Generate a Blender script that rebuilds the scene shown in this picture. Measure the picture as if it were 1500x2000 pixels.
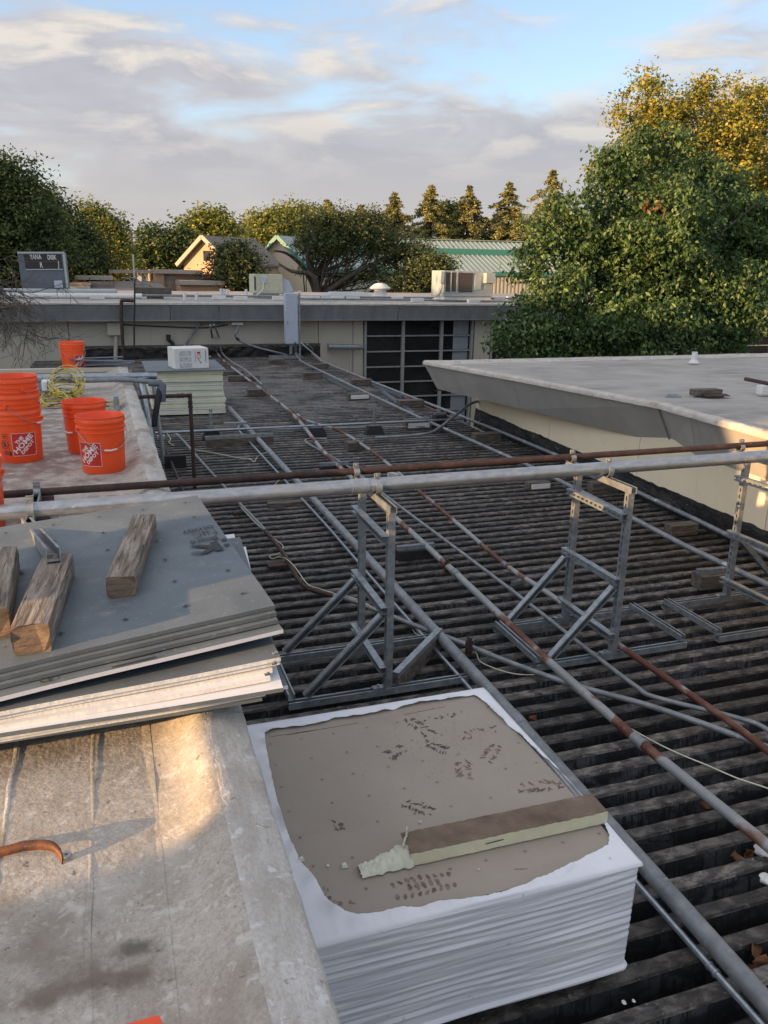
import bpy, bmesh, math, random
import numpy as np
from mathutils import Vector, Matrix
random.seed(7)
for o in list(bpy.data.objects): bpy.data.objects.remove(o)
SC = bpy.context.scene
COL = SC.collection
rad = math.radians

# ---------------------------------------------------------------- camera
FPX, PITCH, YAW, ROLL = 1555.8, .29292, .33004, .01642
EYE = Vector((0, 0, 2.4))
_F = Vector((math.sin(YAW)*math.cos(PITCH), math.cos(YAW)*math.cos(PITCH), -math.sin(PITCH)))
_R = Vector((math.cos(YAW), -math.sin(YAW), 0))
_U = _R.cross(_F)
R2 = _R*math.cos(ROLL)+_U*math.sin(ROLL)
U2 = -_R*math.sin(ROLL)+_U*math.cos(ROLL)
cam = bpy.data.cameras.new('camera')
cam.sensor_fit = 'VERTICAL'; cam.sensor_height = 36; cam.lens = 36*FPX/2000
cam.clip_start = .05; cam.clip_end = 3000
co = bpy.data.objects.new('camera', cam); COL.objects.link(co)
m = Matrix((R2, U2, -_F)).transposed().to_4x4(); m.translation = EYE
co.matrix_world = m
SC.camera = co

# ---------------------------------------------------------------- light and sky
SUN_EL = rad(8.0)
SUN_TURN = rad(12)
to_sun = Vector((-math.cos(SUN_EL)*math.cos(SUN_TURN), -math.cos(SUN_EL)*math.sin(SUN_TURN), math.sin(SUN_EL)))
sl = bpy.data.lights.new('sun', 'SUN'); sl.energy = 6.2; sl.angle = rad(.5); sl.color = (1.0, .60, .27)
so = bpy.data.objects.new('sun', sl); COL.objects.link(so)
so.rotation_euler = to_sun.to_track_quat('Z', 'Y').to_euler()

W = bpy.data.worlds.new('World'); SC.world = W; W.use_nodes = True
nt = W.node_tree; nt.nodes.clear()
def nd(nt, t, ins=None, **kw):
    n = nt.nodes.new(t)
    for k, v in kw.items(): setattr(n, k, v)
    for k, v in (ins or {}).items():
        s = n.inputs[k]
        if hasattr(v, 'is_linked') or isinstance(v, bpy.types.NodeSocket): nt.links.new(v, s)
        else: s.default_value = v
    return n
def mth(nt, op, a, b=0.0, c=None, clamp=False):
    n = nt.nodes.new('ShaderNodeMath'); n.operation = op; n.use_clamp = clamp
    for i, v in enumerate((a, b) if c is None else (a, b, c)):
        if isinstance(v, bpy.types.NodeSocket): nt.links.new(v, n.inputs[i])
        else: n.inputs[i].default_value = v
    return n.outputs[0]
def mixc(nt, f, a, b, blend='MIX'):
    n = nt.nodes.new('ShaderNodeMix'); n.data_type = 'RGBA'; n.blend_type = blend
    for s, v in ((n.inputs[0], f), (n.inputs[6], a), (n.inputs[7], b)):
        if isinstance(v, bpy.types.NodeSocket): nt.links.new(v, s)
        else: s.default_value = v if not isinstance(v, tuple) else (*v[:3], 1)
    return n.outputs[2]
def mapr(nt, v, a, b, c=0., d=1., smooth=True):
    n = nt.nodes.new('ShaderNodeMapRange'); n.interpolation_type = 'SMOOTHSTEP' if smooth else 'LINEAR'
    nt.links.new(v, n.inputs[0])
    for i, x in enumerate((a, b, c, d)): n.inputs[i+1].default_value = x
    return n.outputs[0]
tc = nd(nt, 'ShaderNodeTexCoord')
sep = nd(nt, 'ShaderNodeSeparateXYZ', {0: tc.outputs['Generated']})
X, Y, Z = sep.outputs
zc = mth(nt, 'ADD', mth(nt, 'MAXIMUM', Z, 0.0), .20)
cmb = nd(nt, 'ShaderNodeCombineXYZ', {0: mth(nt, 'DIVIDE', X, zc), 1: mth(nt, 'DIVIDE', Y, zc), 2: 0.0})
P = nd(nt, 'ShaderNodeCombineXYZ', {0: X, 1: Y, 2: mth(nt, 'MULTIPLY', Z, 3.4)}).outputs[0]
def sky_noise(scale, off, det=9, dist=.35, rough=.55):
    v = nd(nt, 'ShaderNodeVectorMath', {0: P, 1: off}, operation='ADD').outputs[0]
    v = nd(nt, 'ShaderNodeVectorMath', {0: v, 1: (1.0, 1.0, 1.0)}, operation='MULTIPLY').outputs[0]
    return nd(nt, 'ShaderNodeTexNoise', {'Vector': v, 'Scale': scale, 'Detail': det, 'Roughness': rough, 'Distortion': dist}).outputs['Fac']
big = sky_noise(2.2, (3.2, 1.0, 0), 3, .2)
fine = sky_noise(6.5, (7.3, 4.1, 0))
fin2 = sky_noise(6.5, (7.3-.035, 4.1, .05))
dens = mth(nt, 'ADD', mth(nt, 'MULTIPLY', big, .9), mth(nt, 'MULTIPLY', fine, .75))
low = mth(nt, 'ADD', mapr(nt, Z, .12, .28, .20, -.06), mapr(nt, Z, .33, .6, 0.0, .2))
dens = mth(nt, 'ADD', dens, low)
mask = mapr(nt, dens, .74, .95)
edge = mth(nt, 'MULTIPLY', mth(nt, 'SUBTRACT', fine, fin2), 7.0, clamp=True)
thick = mapr(nt, dens, .82, 1.10)
sky = nd(nt, 'ShaderNodeTexSky', sky_type='NISHITA', sun_disc=False, sun_elevation=SUN_EL, sun_rotation=rad(-102), altitude=50, air_density=1.0, dust_density=.6, ozone_density=2.0)
SKYM = 1.0
skyc = mixc(nt, 1.0, sky.outputs[0], (2.6, 2.5, 2.5), 'MULTIPLY')
blue = mixc(nt, mapr(nt, Z, 0, .35), (4.2, 4.7, 5.3), (3.0, 3.8, 5.3))
skyc = mixc(nt, .5, skyc, blue)
grey = mixc(nt, thick, (3.9, 3.8, 3.95), (3.0, 2.95, 3.25))
cloud = mixc(nt, mth(nt, 'MULTIPLY', edge, mapr(nt, Z, .07, .2)), grey, (5.3, 4.85, 4.35))
glow = nd(nt, 'ShaderNodeVectorMath', {0: tc.outputs['Generated'], 1: tuple(to_sun)}, operation='DOT_PRODUCT').outputs['Value']
glow = mapr(nt, glow, -.1, 1.0, 1.0, 2.6)
cloud = mixc(nt, 1.0, cloud, nd(nt, 'ShaderNodeCombineColor', {0: glow, 1: glow, 2: glow}).outputs[0], 'MULTIPLY')
c = mixc(nt, mth(nt, 'MULTIPLY', mask, .93), skyc, cloud)
hz = mapr(nt, Z, -.01, .17, 1.0, 0.0)
c = mixc(nt, mth(nt, 'MULTIPLY', hz, .85), c, (3.95, 3.65, 3.4))
bg = nd(nt, 'ShaderNodeBackground', {'Color': c, 'Strength': .1})
wo = nd(nt, 'ShaderNodeOutputWorld', {0: bg.outputs[0]})
SC.view_settings.view_transform = 'Standard'; SC.view_settings.look = 'None'
SC.view_settings.exposure = .68; SC.view_settings.gamma = 1

# ---------------------------------------------------------------- measuring: a sight line from the eye to a height / a depth / a side distance
def ray(x, y): return R2*((x-750)/FPX)-U2*((y-1000)/FPX)+_F
def az(x, y, z): d = ray(x, y); return EYE+d*((z-EYE.z)/d.z)
def ay(x, y, Yv): d = ray(x, y); return EYE+d*(Yv/d.y)
def ax(x, y, Xv): d = ray(x, y); return EYE+d*(Xv/d.x)
def pts(lst, z): return [az(a, b, z) for a, b in lst]

# ---------------------------------------------------------------- mesh helpers
class MB:
    def __init__(s): s.v = []; s.f = []; s.mi = []
    def add(s, vs, fs, mi=0):
        b = len(s.v); s.v += [tuple(v) for v in vs]; s.f += [tuple(b+i for i in f) for f in fs]; s.mi += [mi]*len(fs); return s
    def hexa(s, p, mi=0):  # 8 points: bottom 4 ccw, top 4 ccw
        return s.add(p, [(3, 2, 1, 0), (4, 5, 6, 7), (0, 1, 5, 4), (1, 2, 6, 5), (2, 3, 7, 6), (3, 0, 4, 7)], mi)
    def box(s, c, d, rz=0, ry=0, rx=0, bev=0, mi=0):
        M = Matrix.Translation(c) @ Matrix.Rotation(rz, 4, 'Z') @ Matrix.Rotation(ry, 4, 'Y') @ Matrix.Rotation(rx, 4, 'X')
        x, y, z = d[0]/2, d[1]/2, d[2]/2
        if not bev:
            return s.hexa([M @ Vector(q) for q in ((-x, -y, -z), (x, -y, -z), (x, y, -z), (-x, y, -z), (-x, -y, z), (x, -y, z), (x, y, z), (-x, y, z))], mi)
        bm = bmesh.new(); bmesh.ops.create_cube(bm, size=1)
        for v in bm.verts: v.co = Vector((v.co.x*d[0], v.co.y*d[1], v.co.z*d[2]))
        bmesh.ops.bevel(bm, geom=bm.edges[:], offset=bev, segments=2, affect='EDGES', profile=.6)
        for v in bm.verts: v.co = M @ v.co
        return s.bm(bm, mi)
    def bm(s, bm, mi=0):
        bm.verts.index_update()
        s.add([v.co for v in bm.verts], [[v.index for v in f.verts] for f in bm.faces], mi); bm.free(); return s
    def bar(s, a, b, w, h, up=(0, 0, 1), mi=0):
        a, b = Vector(a), Vector(b); t = (b-a).normalized(); up = Vector(up)
        sd = t.cross(up)
        if sd.length < 1e-4: sd = Vector((1, 0, 0))
        sd.normalize(); u = sd.cross(t); sd *= w/2; u = u*h/2
        return s.hexa([a-sd-u, a+sd-u, b+sd-u, b-sd-u, a-sd+u, a+sd+u, b+sd+u, b-sd+u], mi)
    def tube(s, P, r, n=10, cap=True, closed=False, mi=0):
        P = [Vector(p) for p in P]; R = r if isinstance(r, (list, tuple)) else [r]*len(P)
        prev = None; rings = []
        for i, p in enumerate(P):
            if closed: t = P[(i+1) % len(P)]-P[i-1]
            else: t = P[min(i+1, len(P)-1)]-P[max(i-1, 0)]
            t.normalize()
            if prev is None:
                a = Vector((0, 0, 1)) if abs(t.z) < .9 else Vector((1, 0, 0))
                u = (a-t*a.dot(t)).normalized()
            else:
                u = (prev-t*prev.dot(t)); u = u.normalized() if u.length > 1e-6 else Vector((1, 0, 0))
            prev = u; w = t.cross(u)
            rings.append([p+(u*math.cos(2*math.pi*k/n)+w*math.sin(2*math.pi*k/n))*R[i] for k in range(n)])
        vs = [v for rg in rings for v in rg]; fs = []
        L = len(P)
        for i in range(L if closed else L-1):
            j = (i+1) % L
            for k in range(n): fs.append((i*n+k, i*n+(k+1) % n, j*n+(k+1) % n, j*n+k))
        if cap and not closed: fs += [tuple(range(n))[::-1], tuple((L-1)*n+k for k in range(n))]
        return s.add(vs, fs, mi)
    def lathe(s, prof, n=32, c=(0, 0, 0), mi=0):  # prof: (r,z)
        vs = [(c[0]+r*math.cos(2*math.pi*k/n), c[1]+r*math.sin(2*math.pi*k/n), c[2]+z) for r, z in prof for k in range(n)]
        fs = [(i*n+k, i*n+(k+1) % n, (i+1)*n+(k+1) % n, (i+1)*n+k) for i in range(len(prof)-1) for k in range(n)]
        return s.add(vs, fs, mi)
    def prism(s, poly, z0, z1, mi=0):
        n = len(poly); vs = [(x, y, z0) for x, y in poly]+[(x, y, z1) for x, y in poly]
        fs = [tuple(range(n))[::-1], tuple(range(n, 2*n))]+[(i, (i+1) % n, n+(i+1) % n, n+i) for i in range(n)]
        return s.add(vs, fs, mi)
    def grid(s, fn, nu, nv, mi=0):
        vs = [fn(i/nu, j/nv) for j in range(nv+1) for i in range(nu+1)]
        fs = [(j*(nu+1)+i, j*(nu+1)+i+1, (j+1)*(nu+1)+i+1, (j+1)*(nu+1)+i) for j in range(nv) for i in range(nu)]
        return s.add(vs, fs, mi)
    def mesh(s, name, mats, smooth=None):
        me = bpy.data.meshes.new(name); me.from_pydata(s.v, [], s.f)
        for x in (mats if isinstance(mats, (list, tuple)) else [mats]): me.materials.append(x)
        if any(s.mi): me.polygons.foreach_set('material_index', s.mi)
        if smooth is not None:
            me.shade_smooth()
            if smooth: me.set_sharp_from_angle(angle=rad(smooth))
        me.update(); return me
def obj(name, mb, mat, parent=None, smooth=None, loc=None, label=None, kind=None):
    me = mb.mesh(name, mat, smooth) if isinstance(mb, MB) else mb
    o = bpy.data.objects.new(name, me); COL.objects.link(o)
    if parent is not None: o.parent = parent
    if loc is not None: o.location = loc
    if label: o['label'] = label
    if kind: o['kind'] = kind
    return o
def tag(o, label, cat, group=None):
    o['label'] = label; o['category'] = cat
    if group: o['group'] = group
    return o
def thing(name, label, cat, loc=(0, 0, 0), rz=0, group=None):
    o = bpy.data.objects.new(name, None); o.empty_display_size = .1; COL.objects.link(o)
    o.location = loc; o.rotation_euler = (0, 0, rz); return tag(o, label, cat, group)
def struct(name, mb, mat, smooth=None): return obj(name, mb, mat, None, smooth, kind='structure')
def dup(root, loc, rz=None, label=None):
    r = root.copy(); COL.objects.link(r); r.location = loc
    if rz is not None: r.rotation_euler = (0, 0, rz)
    if label: r['label'] = label
    for ch in list(root.children):
        c2 = ch.copy(); COL.objects.link(c2); c2.parent = r
        for g in ch.children:
            d = g.copy(); COL.objects.link(d); d.parent = c2
    return r
def smoothpath(P, k=6):
    P = [Vector(p) for p in P]; out = []
    for i in range(len(P)-1):
        p0 = P[max(i-1, 0)]; p1 = P[i]; p2 = P[i+1]; p3 = P[min(i+2, len(P)-1)]
        for j in range(k):
            t = j/k
            out.append(.5*((2*p1)+(p2-p0)*t+(2*p0-5*p1+4*p2-p3)*t*t+(3*p1-p0-3*p2+p3)*t**3))
    out.append(P[-1]); return out
def text_geo(body, size=1.0, bold=0.0, cuts=0):
    cu = bpy.data.curves.new('lettering', 'FONT'); cu.body = body; cu.size = size; cu.offset = bold; cu.resolution_u = 2
    ob = bpy.data.objects.new('lettering', cu); COL.objects.link(ob)
    bpy.context.view_layer.update()
    dg = bpy.context.evaluated_depsgraph_get()
    me = bpy.data.meshes.new_from_object(ob.evaluated_get(dg))
    bm = bmesh.new(); bm.from_mesh(me)
    if cuts:
        bmesh.ops.triangulate(bm, faces=bm.faces[:])
        bmesh.ops.subdivide_edges(bm, edges=bm.edges[:], cuts=cuts, use_grid_fill=True)
    bm.verts.index_update()
    vs = [tuple(v.co) for v in bm.verts]; fs = [tuple(v.index for v in f.verts) for f in bm.faces]
    bm.free(); bpy.data.objects.remove(ob); bpy.data.curves.remove(cu); bpy.data.meshes.remove(me)
    return vs, fs

# ---------------------------------------------------------------- materials
def mk(name, cols, scale=5, stretch=(1, 1, 1), detail=6, rough=.7, metal=0.0, bump=.3, bscale=40, bstretch=None, layers=(), rrange=0, coord='pos', spec=.5, distort=0.0, bdist=.01, extra_bump=None):
    m = bpy.data.materials.new(name); m.use_nodes = True; nt = m.node_tree
    bs = nt.nodes['Principled BSDF']
    if coord == 'pos': src = nd(nt, 'ShaderNodeNewGeometry').outputs['Position']
    else: src = nd(nt, 'ShaderNodeTexCoord').outputs['Object']
    def noise(sc, st, det, d=0.0, off=(0, 0, 0)):
        v = nd(nt, 'ShaderNodeMapping', {'Vector': src, 'Scale': st, 'Location': off}).outputs[0]
        return nd(nt, 'ShaderNodeTexNoise', {'Vector': v, 'Scale': sc, 'Detail': det, 'Roughness': .6, 'Distortion': d}).outputs['Fac']
    n0 = noise(scale, stretch, detail, distort)
    r = nd(nt, 'ShaderNodeValToRGB', {0: n0}); el = r.color_ramp.elements
    while len(el) < len(cols): el.new(.5)
    for e, (p, cc) in zip(el, cols): e.position = p; e.color = (*cc, 1)
    c = r.outputs[0]
    for i, L in enumerate(layers):
        sc, st, lo, hi, cc = L[:5]; det = L[5] if len(L) > 5 else 5; amt = L[6] if len(L) > 6 else 1.0
        k = noise(sc, st, det, L[7] if len(L) > 7 else 0.0, (3.1*(i+1), 1.7*(i+1), 5.3*(i+1)))
        f = mth(nt, 'MULTIPLY', mapr(nt, k, lo, hi), amt)
        c = mixc(nt, f, c, cc)
    nt.links.new(c, bs.inputs['Base Color'])
    bs.inputs['Roughness'].default_value = rough; bs.inputs['Metallic'].default_value = metal
    bs.inputs['Specular IOR Level'].default_value = spec
    if rrange: nt.links.new(mapr(nt, n0, .3, .7, rough-rrange, rough+rrange), bs.inputs['Roughness'])
    if bump:
        nb = noise(bscale, bstretch or stretch, 5)
        b = nd(nt, 'ShaderNodeBump', {'Strength': bump, 'Distance': bdist, 'Height': nb})
        nt.links.new(b.outputs[0], bs.inputs['Normal'])
    m['nb'] = 1
    return m
def leafmat(name, cols, trans=.3, rough=.5, tcol=None):
    m = bpy.data.materials.new(name); m.use_nodes = True; nt = m.node_tree
    bs = nt.nodes['Principled BSDF']; out = nt.nodes['Material Output']
    g = nd(nt, 'ShaderNodeNewGeometry')
    r = nd(nt, 'ShaderNodeValToRGB', {0: g.outputs['Random Per Island']}); el = r.color_ramp.elements
    while len(el) < len(cols): el.new(.5)
    for e, (p, cc) in zip(el, cols): e.position = p; e.color = (*cc, 1)
    n = nd(nt, 'ShaderNodeTexNoise', {'Vector': g.outputs['Position'], 'Scale': 1.9, 'Detail': 3}).outputs['Fac']
    c = mixc(nt, 1.0, r.outputs[0], nd(nt, 'ShaderNodeCombineColor', {0: mapr(nt, n, .35, .65, .5, 1.4), 1: mapr(nt, n, .35, .65, .58, 1.3), 2: mapr(nt, n, .35, .65, .65, 1.2)}).outputs[0], 'MULTIPLY')
    nt.links.new(c, bs.inputs['Base Color']); bs.inputs['Roughness'].default_value = rough; bs.inputs['Specular IOR Level'].default_value = .35
    t = nd(nt, 'ShaderNodeBsdfTranslucent', {0: c})
    mx = nd(nt, 'ShaderNodeMixShader', {0: trans, 1: bs.outputs[0], 2: t.outputs[0]})
    nt.links.new(mx.outputs[0], out.inputs[0]); return m
def plain(name, c, rough=.6, metal=0.0, var=.12, scale=8, **k):
    d = tuple(x*(1-var) for x in c); e = tuple(min(1, x*(1+var)) for x in c)
    return mk(name, [(.3, d), (.7, e)], scale=scale, rough=rough, metal=metal, **k)

M = {}
M['coating'] = mk('weathered_roof_coating', [(.28, (.28, .25, .215)), (.45, (.38, .35, .305)), (.58, (.45, .42, .375)), (.75, (.54, .51, .465))], scale=5, detail=9, rough=.75, bump=.5, bscale=60, bdist=.006, distort=.4,
    layers=[(95, (1, 1, 1), .40, .66, (.23, .19, .15), 4, .45, 1), (2.2, (1, .7, 1), .52, .68, (.50, .49, .47), 7, .55, .8), (22, (1, 1, 1), .56, .66, (.60, .58, .54), 6, .6, .4), (1.3, (1, .8, 1), .57, .7, (.22, .18, .14), 5, .8, .6), (42, (1, 1, 1), .60, .68, (.64, .62, .58), 4, .45, .3), (11, (1, 1, 1), .58, .70, (.26, .22, .185), 7, .4, .3), (34, (1, 1, 1), .66, .72, (.10, .08, .07), 4, .7)])
M['coating_far'] = mk('dusty_grey_roof_membrane', [(.3, (.25, .24, .22)), (.5, (.34, .325, .30)), (.7, (.42, .40, .365))], scale=1.2, detail=9, rough=.8, bump=.3, bscale=25, distort=.5,
    layers=[(5, (.25, 1.6, 1), .52, .66, (.46, .44, .41), 7, .6), (2.5, (.3, 1, 1), .55, .7, (.20, .185, .165), 7, .6), (18, (1, 1, 1), .68, .75, (.10, .095, .09), 4, .5)])
M['curb'] = mk('whitish_curb_coating', [(.3, (.34, .31, .27)), (.5, (.47, .45, .415)), (.7, (.60, .59, .57))], scale=7, stretch=(1.5, .6, 1), detail=9, rough=.7, bump=.7, bscale=30, bdist=.01, distort=.6,
    layers=[(100, (1.2, .8, 1), .42, .66, (.30, .25, .20), 4, .4, 1), (3.5, (1, .5, 1), .50, .66, (.27, .215, .155), 7, .8, .8), (26, (1, 1, 1), .58, .68, (.70, .71, .72), 6, .6, .3), (14, (1, 2, 1), .63, .7, (.17, .13, .10), 6, .6, .8)])
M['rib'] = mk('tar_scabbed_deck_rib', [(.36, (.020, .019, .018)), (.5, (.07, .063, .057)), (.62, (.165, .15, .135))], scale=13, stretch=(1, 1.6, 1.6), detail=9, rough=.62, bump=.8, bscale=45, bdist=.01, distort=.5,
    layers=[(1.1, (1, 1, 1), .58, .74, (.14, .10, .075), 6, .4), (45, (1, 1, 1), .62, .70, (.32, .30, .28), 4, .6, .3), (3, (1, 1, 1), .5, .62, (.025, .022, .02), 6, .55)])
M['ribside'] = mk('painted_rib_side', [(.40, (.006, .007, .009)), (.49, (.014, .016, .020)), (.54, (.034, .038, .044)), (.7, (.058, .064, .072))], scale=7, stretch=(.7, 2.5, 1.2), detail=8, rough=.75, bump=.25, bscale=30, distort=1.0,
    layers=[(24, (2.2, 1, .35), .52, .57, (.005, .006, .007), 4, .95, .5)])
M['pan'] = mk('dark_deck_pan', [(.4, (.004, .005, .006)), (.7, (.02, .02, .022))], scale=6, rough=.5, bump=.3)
M['galv'] = mk('galvanised_steel', [(.35, (.27, .32, .37)), (.65, (.40, .45, .50))], scale=30, stretch=(.45, 1, 1), detail=4, rough=.33, metal=.7, bump=.05, bscale=60, layers=[(3, (1, 1, 1), .55, .72, (.36, .38, .38), 5, .5), (45, (.5, 1, 1), .66, .72, (.75, .78, .80), 3, .35)])
M['strut'] = mk('zinc_strut_channel', [(.35, (.22, .25, .27)), (.65, (.36, .39, .41))], scale=20, detail=3, rough=.45, metal=.6, bump=.1, layers=[(6, (1, 1, 1), .62, .72, (.16, .15, .13), 4, .5)])
M['conduit'] = mk('dull_grey_conduit', [(.35, (.17, .185, .20)), (.65, (.27, .29, .31))], scale=10, rough=.5, metal=.35, bump=.15, bscale=60, layers=[(25, (1, 1, 1), .62, .7, (.40, .42, .44), 4, .5), (4, (1, 1, 1), .62, .74, (.15, .13, .11), 4, .5)])
M['rustpipe'] = mk('oxidised_brown_pipe', [(.3, (.030, .017, .016)), (.55, (.06, .033, .028)), (.75, (.10, .056, .045))], scale=14, rough=.7, metal=.1, bump=.4, bscale=90, layers=[(50, (1, 1, 1), .68, .75, (.35, .3, .26), 3, .6)])
M['patchpipe'] = mk('rust_patched_pipe', [(.40, (.27, .29, .30)), (.49, (.33, .34, .35)), (.515, (.20, .11, .075)), (.56, (.12, .045, .03)), (.8, (.085, .035, .025))], scale=1.9, detail=3, rough=.6, metal=.25, bump=.3, bscale=70, layers=[(40, (1, 1, 1), .64, .72, (.45, .45, .44), 4, .3)])
M['wood'] = mk('weathered_timber', [(.32, (.07, .055, .043)), (.5, (.215, .175, .14)), (.66, (.38, .325, .27))], scale=9, stretch=(7, .6, 7), detail=8, rough=.8, bump=1.0, bscale=14, bstretch=(7, .5, 7), bdist=.012, coord='obj', distort=.6,
    layers=[(5, (1, 1, 1), .58, .72, (.08, .055, .04), 5, .6), (16, (6, .5, 6), .62, .66, (.02, .015, .012), 5, .9, .8)])
M['woodend'] = mk('timber_end_grain', [(.3, (.10, .07, .05)), (.7, (.27, .20, .14))], scale=30, stretch=(.5, 1, 2), rough=.85, bump=.6, bscale=60, coord='obj')
M['woodx'] = mk('weathered_sleeper', [(.35, (.05, .042, .034)), (.6, (.14, .12, .10)), (.75, (.2, .17, .14))], scale=8, stretch=(.8, 5, 5), detail=8, rough=.85, bump=.8, bscale=12, bstretch=(.8, 6, 6), bdist=.01)
M['board'] = mk('grey_green_backer_board', [(.35, (.098, .122, .140)), (.65, (.138, .165, .185))], scale=4, detail=9, rough=.62, bump=.15, bscale=120, bdist=.003, distort=.5,
    layers=[(60, (1, 1, 1), .62, .70, (.27, .285, .29), 4, .5), (7, (1, 1, 1), .55, .75, (.26, .265, .26), 7, .6, 1), (130, (1, 1, 1), .70, .74, (.45, .45, .43), 2, .6)])
M['boardedge'] = plain('board_core_edge', (.70, .71, .69), rough=.8, bump=.3)
M['white'] = plain('white_vinyl', (.74, .76, .80), rough=.42, var=.05, scale=5, bump=.05, layers=[(12, (1, 1, 1), .62, .75, (.5, .49, .46), 5, .4)])
M['wrap'] = mk('white_stretch_wrap', [(.3, (.70, .73, .80)), (.7, (.82, .84, .88))], scale=3, rough=.32, bump=.25, bscale=9, bstretch=(.5, .5, 6), bdist=.01, layers=[(6, (.5, .5, 7), .60, .76, (.50, .48, .45), 6, .5, .5), (20, (1, 1, 1), .68, .75, (.30, .28, .26), 4, .5)])
M['kraft'] = mk('brown_kraft_facer', [(.3, (.33, .29, .245)), (.7, (.385, .34, .29))], scale=2.5, detail=8, rough=.75, bump=.25, bscale=45, bdist=.004, layers=[(60, (1, 1, 1), .60, .72, (.42, .35, .28), 3, .4), (1.6, (1, 2, 1), .56, .75, (.27, .215, .165), 5, .5)])
M['kraftdark'] = mk('stained_facer', [(.3, (.11, .075, .05)), (.7, (.24, .185, .135))], scale=9, detail=8, rough=.85, bump=.5, bscale=40)
M['print'] = plain('black_ink_print', (.035, .038, .042), rough=.8, bump=0)
M['printdark'] = mk('dark_dirt_print', [(.40, (.06, .05, .042)), (.6, (.18, .145, .115))], scale=40, rough=.85, bump=0)
M['printfaint'] = mk('dirt_print', [(.40, (.13, .10, .08)), (.6, (.26, .21, .165))], scale=30, rough=.85, bump=0)
M['foam'] = mk('cream_foam', [(.3, (.62, .60, .42)), (.7, (.72, .70, .52))], scale=4, rough=.8, bump=.3, bscale=60, layers=[(10, (1, 1, 1), .62, .74, (.5, .47, .33), 5, .4)])
M['foampale'] = mk('pale_foam', [(.3, (.60, .62, .50)), (.7, (.70, .71, .60))], scale=4, rough=.8, bump=.3, bscale=60)
M['orange'] = mk('orange_plastic', [(.3, (.88, .085, .016)), (.7, (.93, .11, .022))], scale=5, rough=.34, bump=.06, bscale=20, layers=[(70, (1, 1, 1), .71, .75, (.85, .55, .42), 3, .5), (6, (1, 1, 1), .62, .75, (.62, .05, .015), 4, .5)])
M['label_white'] = plain('white_print', (.80, .74, .74), rough=.5, var=.04, bump=0)
M['label_red'] = plain('red_print', (.55, .03, .02), rough=.45, var=.06, bump=0)
M['cord'] = mk('yellow_cord', [(.4, (.50, .40, .06)), (.6, (.62, .50, .09))], scale=20, rough=.5, bump=0, layers=[(16, (1, 1, 1), .56, .58, (.03, .03, .02), 2, .9)])
M['wire'] = plain('cream_wire', (.62, .62, .48), rough=.5, bump=0)
M['black'] = plain('black_rubber', (.018, .018, .02), rough=.75, scale=20)
M['cable'] = plain('black_cable', (.025, .02, .018), rough=.6, bump=0)
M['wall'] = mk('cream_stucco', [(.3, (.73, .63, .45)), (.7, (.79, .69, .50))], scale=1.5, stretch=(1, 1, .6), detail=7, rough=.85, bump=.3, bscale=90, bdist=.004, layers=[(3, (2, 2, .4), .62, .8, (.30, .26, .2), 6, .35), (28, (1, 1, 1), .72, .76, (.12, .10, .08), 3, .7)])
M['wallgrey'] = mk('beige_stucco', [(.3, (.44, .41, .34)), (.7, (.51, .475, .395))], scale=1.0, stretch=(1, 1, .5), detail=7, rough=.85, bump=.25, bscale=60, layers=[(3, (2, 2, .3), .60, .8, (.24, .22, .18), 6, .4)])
M['tar'] = mk('torn_black_flashing', [(.4, (.006, .006, .007)), (.6, (.02, .018, .017))], scale=6, rough=.5, bump=.8, bscale=12, bdist=.02, layers=[(7, (1, .6, 2), .62, .66, (.13, .11, .09), 7, .8, 1)])
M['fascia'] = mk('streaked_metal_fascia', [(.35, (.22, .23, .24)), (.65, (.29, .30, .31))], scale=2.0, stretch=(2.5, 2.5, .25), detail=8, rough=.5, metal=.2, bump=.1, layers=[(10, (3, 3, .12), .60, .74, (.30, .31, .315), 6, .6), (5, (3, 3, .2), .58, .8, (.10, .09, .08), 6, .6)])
M['fascialt'] = mk('warm_grey_metal_fascia', [(.35, (.47, .455, .42)), (.65, (.56, .54, .50))], scale=2.2, stretch=(1, 1.2, .5), detail=8, rough=.42, metal=.15, bump=.1, layers=[(8, (2, 2.5, .2), .60, .76, (.52, .51, .48), 6, .5), (4, (1, 2, .3), .60, .8, (.30, .285, .26), 6, .6), (14, (2, 3, .1), .60, .72, (.66, .64, .60), 5, .5)])
M['roofedge'] = mk('flaking_white_edge', [(.3, (.40, .36, .31)), (.55, (.50, .475, .43)), (.75, (.58, .56, .52))], scale=8, detail=8, rough=.75, bump=.8, bscale=25, bdist=.01, layers=[(9, (1, 1, 1), .6, .68, (.28, .19, .12), 7, .7, .8)])
M['whitepaint'] = plain('roof_white_paint', (.66, .66, .64), rough=.6, var=.08, layers=[(12, (1, 1, 1), .62, .72, (.4, .38, .34), 5, .5)])
M['glass'] = mk('dark_window_glass', [(.4, (.008, .010, .012)), (.7, (.022, .024, .028))], scale=1.5, rough=.12, bump=0, spec=.6)
M['frame'] = plain('window_frame_paint', (.30, .31, .30), rough=.55)
M['blind'] = plain('pale_blind', (.25, .28, .31), rough=.7)
M['ac'] = mk('faded_unit_casing', [(.3, (.36, .40, .40)), (.7, (.45, .49, .48))], scale=2, rough=.55, metal=.15, bump=.1, layers=[(6, (1, 1, .5), .6, .75, (.28, .30, .29), 5, .5)])
M['acyellow'] = plain('yellowed_unit_casing', (.50, .50, .37), rough=.6, layers=[(6, (1, 1, .5), .6, .75, (.36, .35, .25), 5, .5)])
M['acbrown'] = plain('unit_coil', (.075, .062, .055), rough=.7, scale=30)
M['slate'] = plain('slate_blue_casing', (.115, .135, .165), rough=.5, layers=[(5, (1, 1, .4), .6, .75, (.12, .13, .15), 5, .5)])
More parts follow.
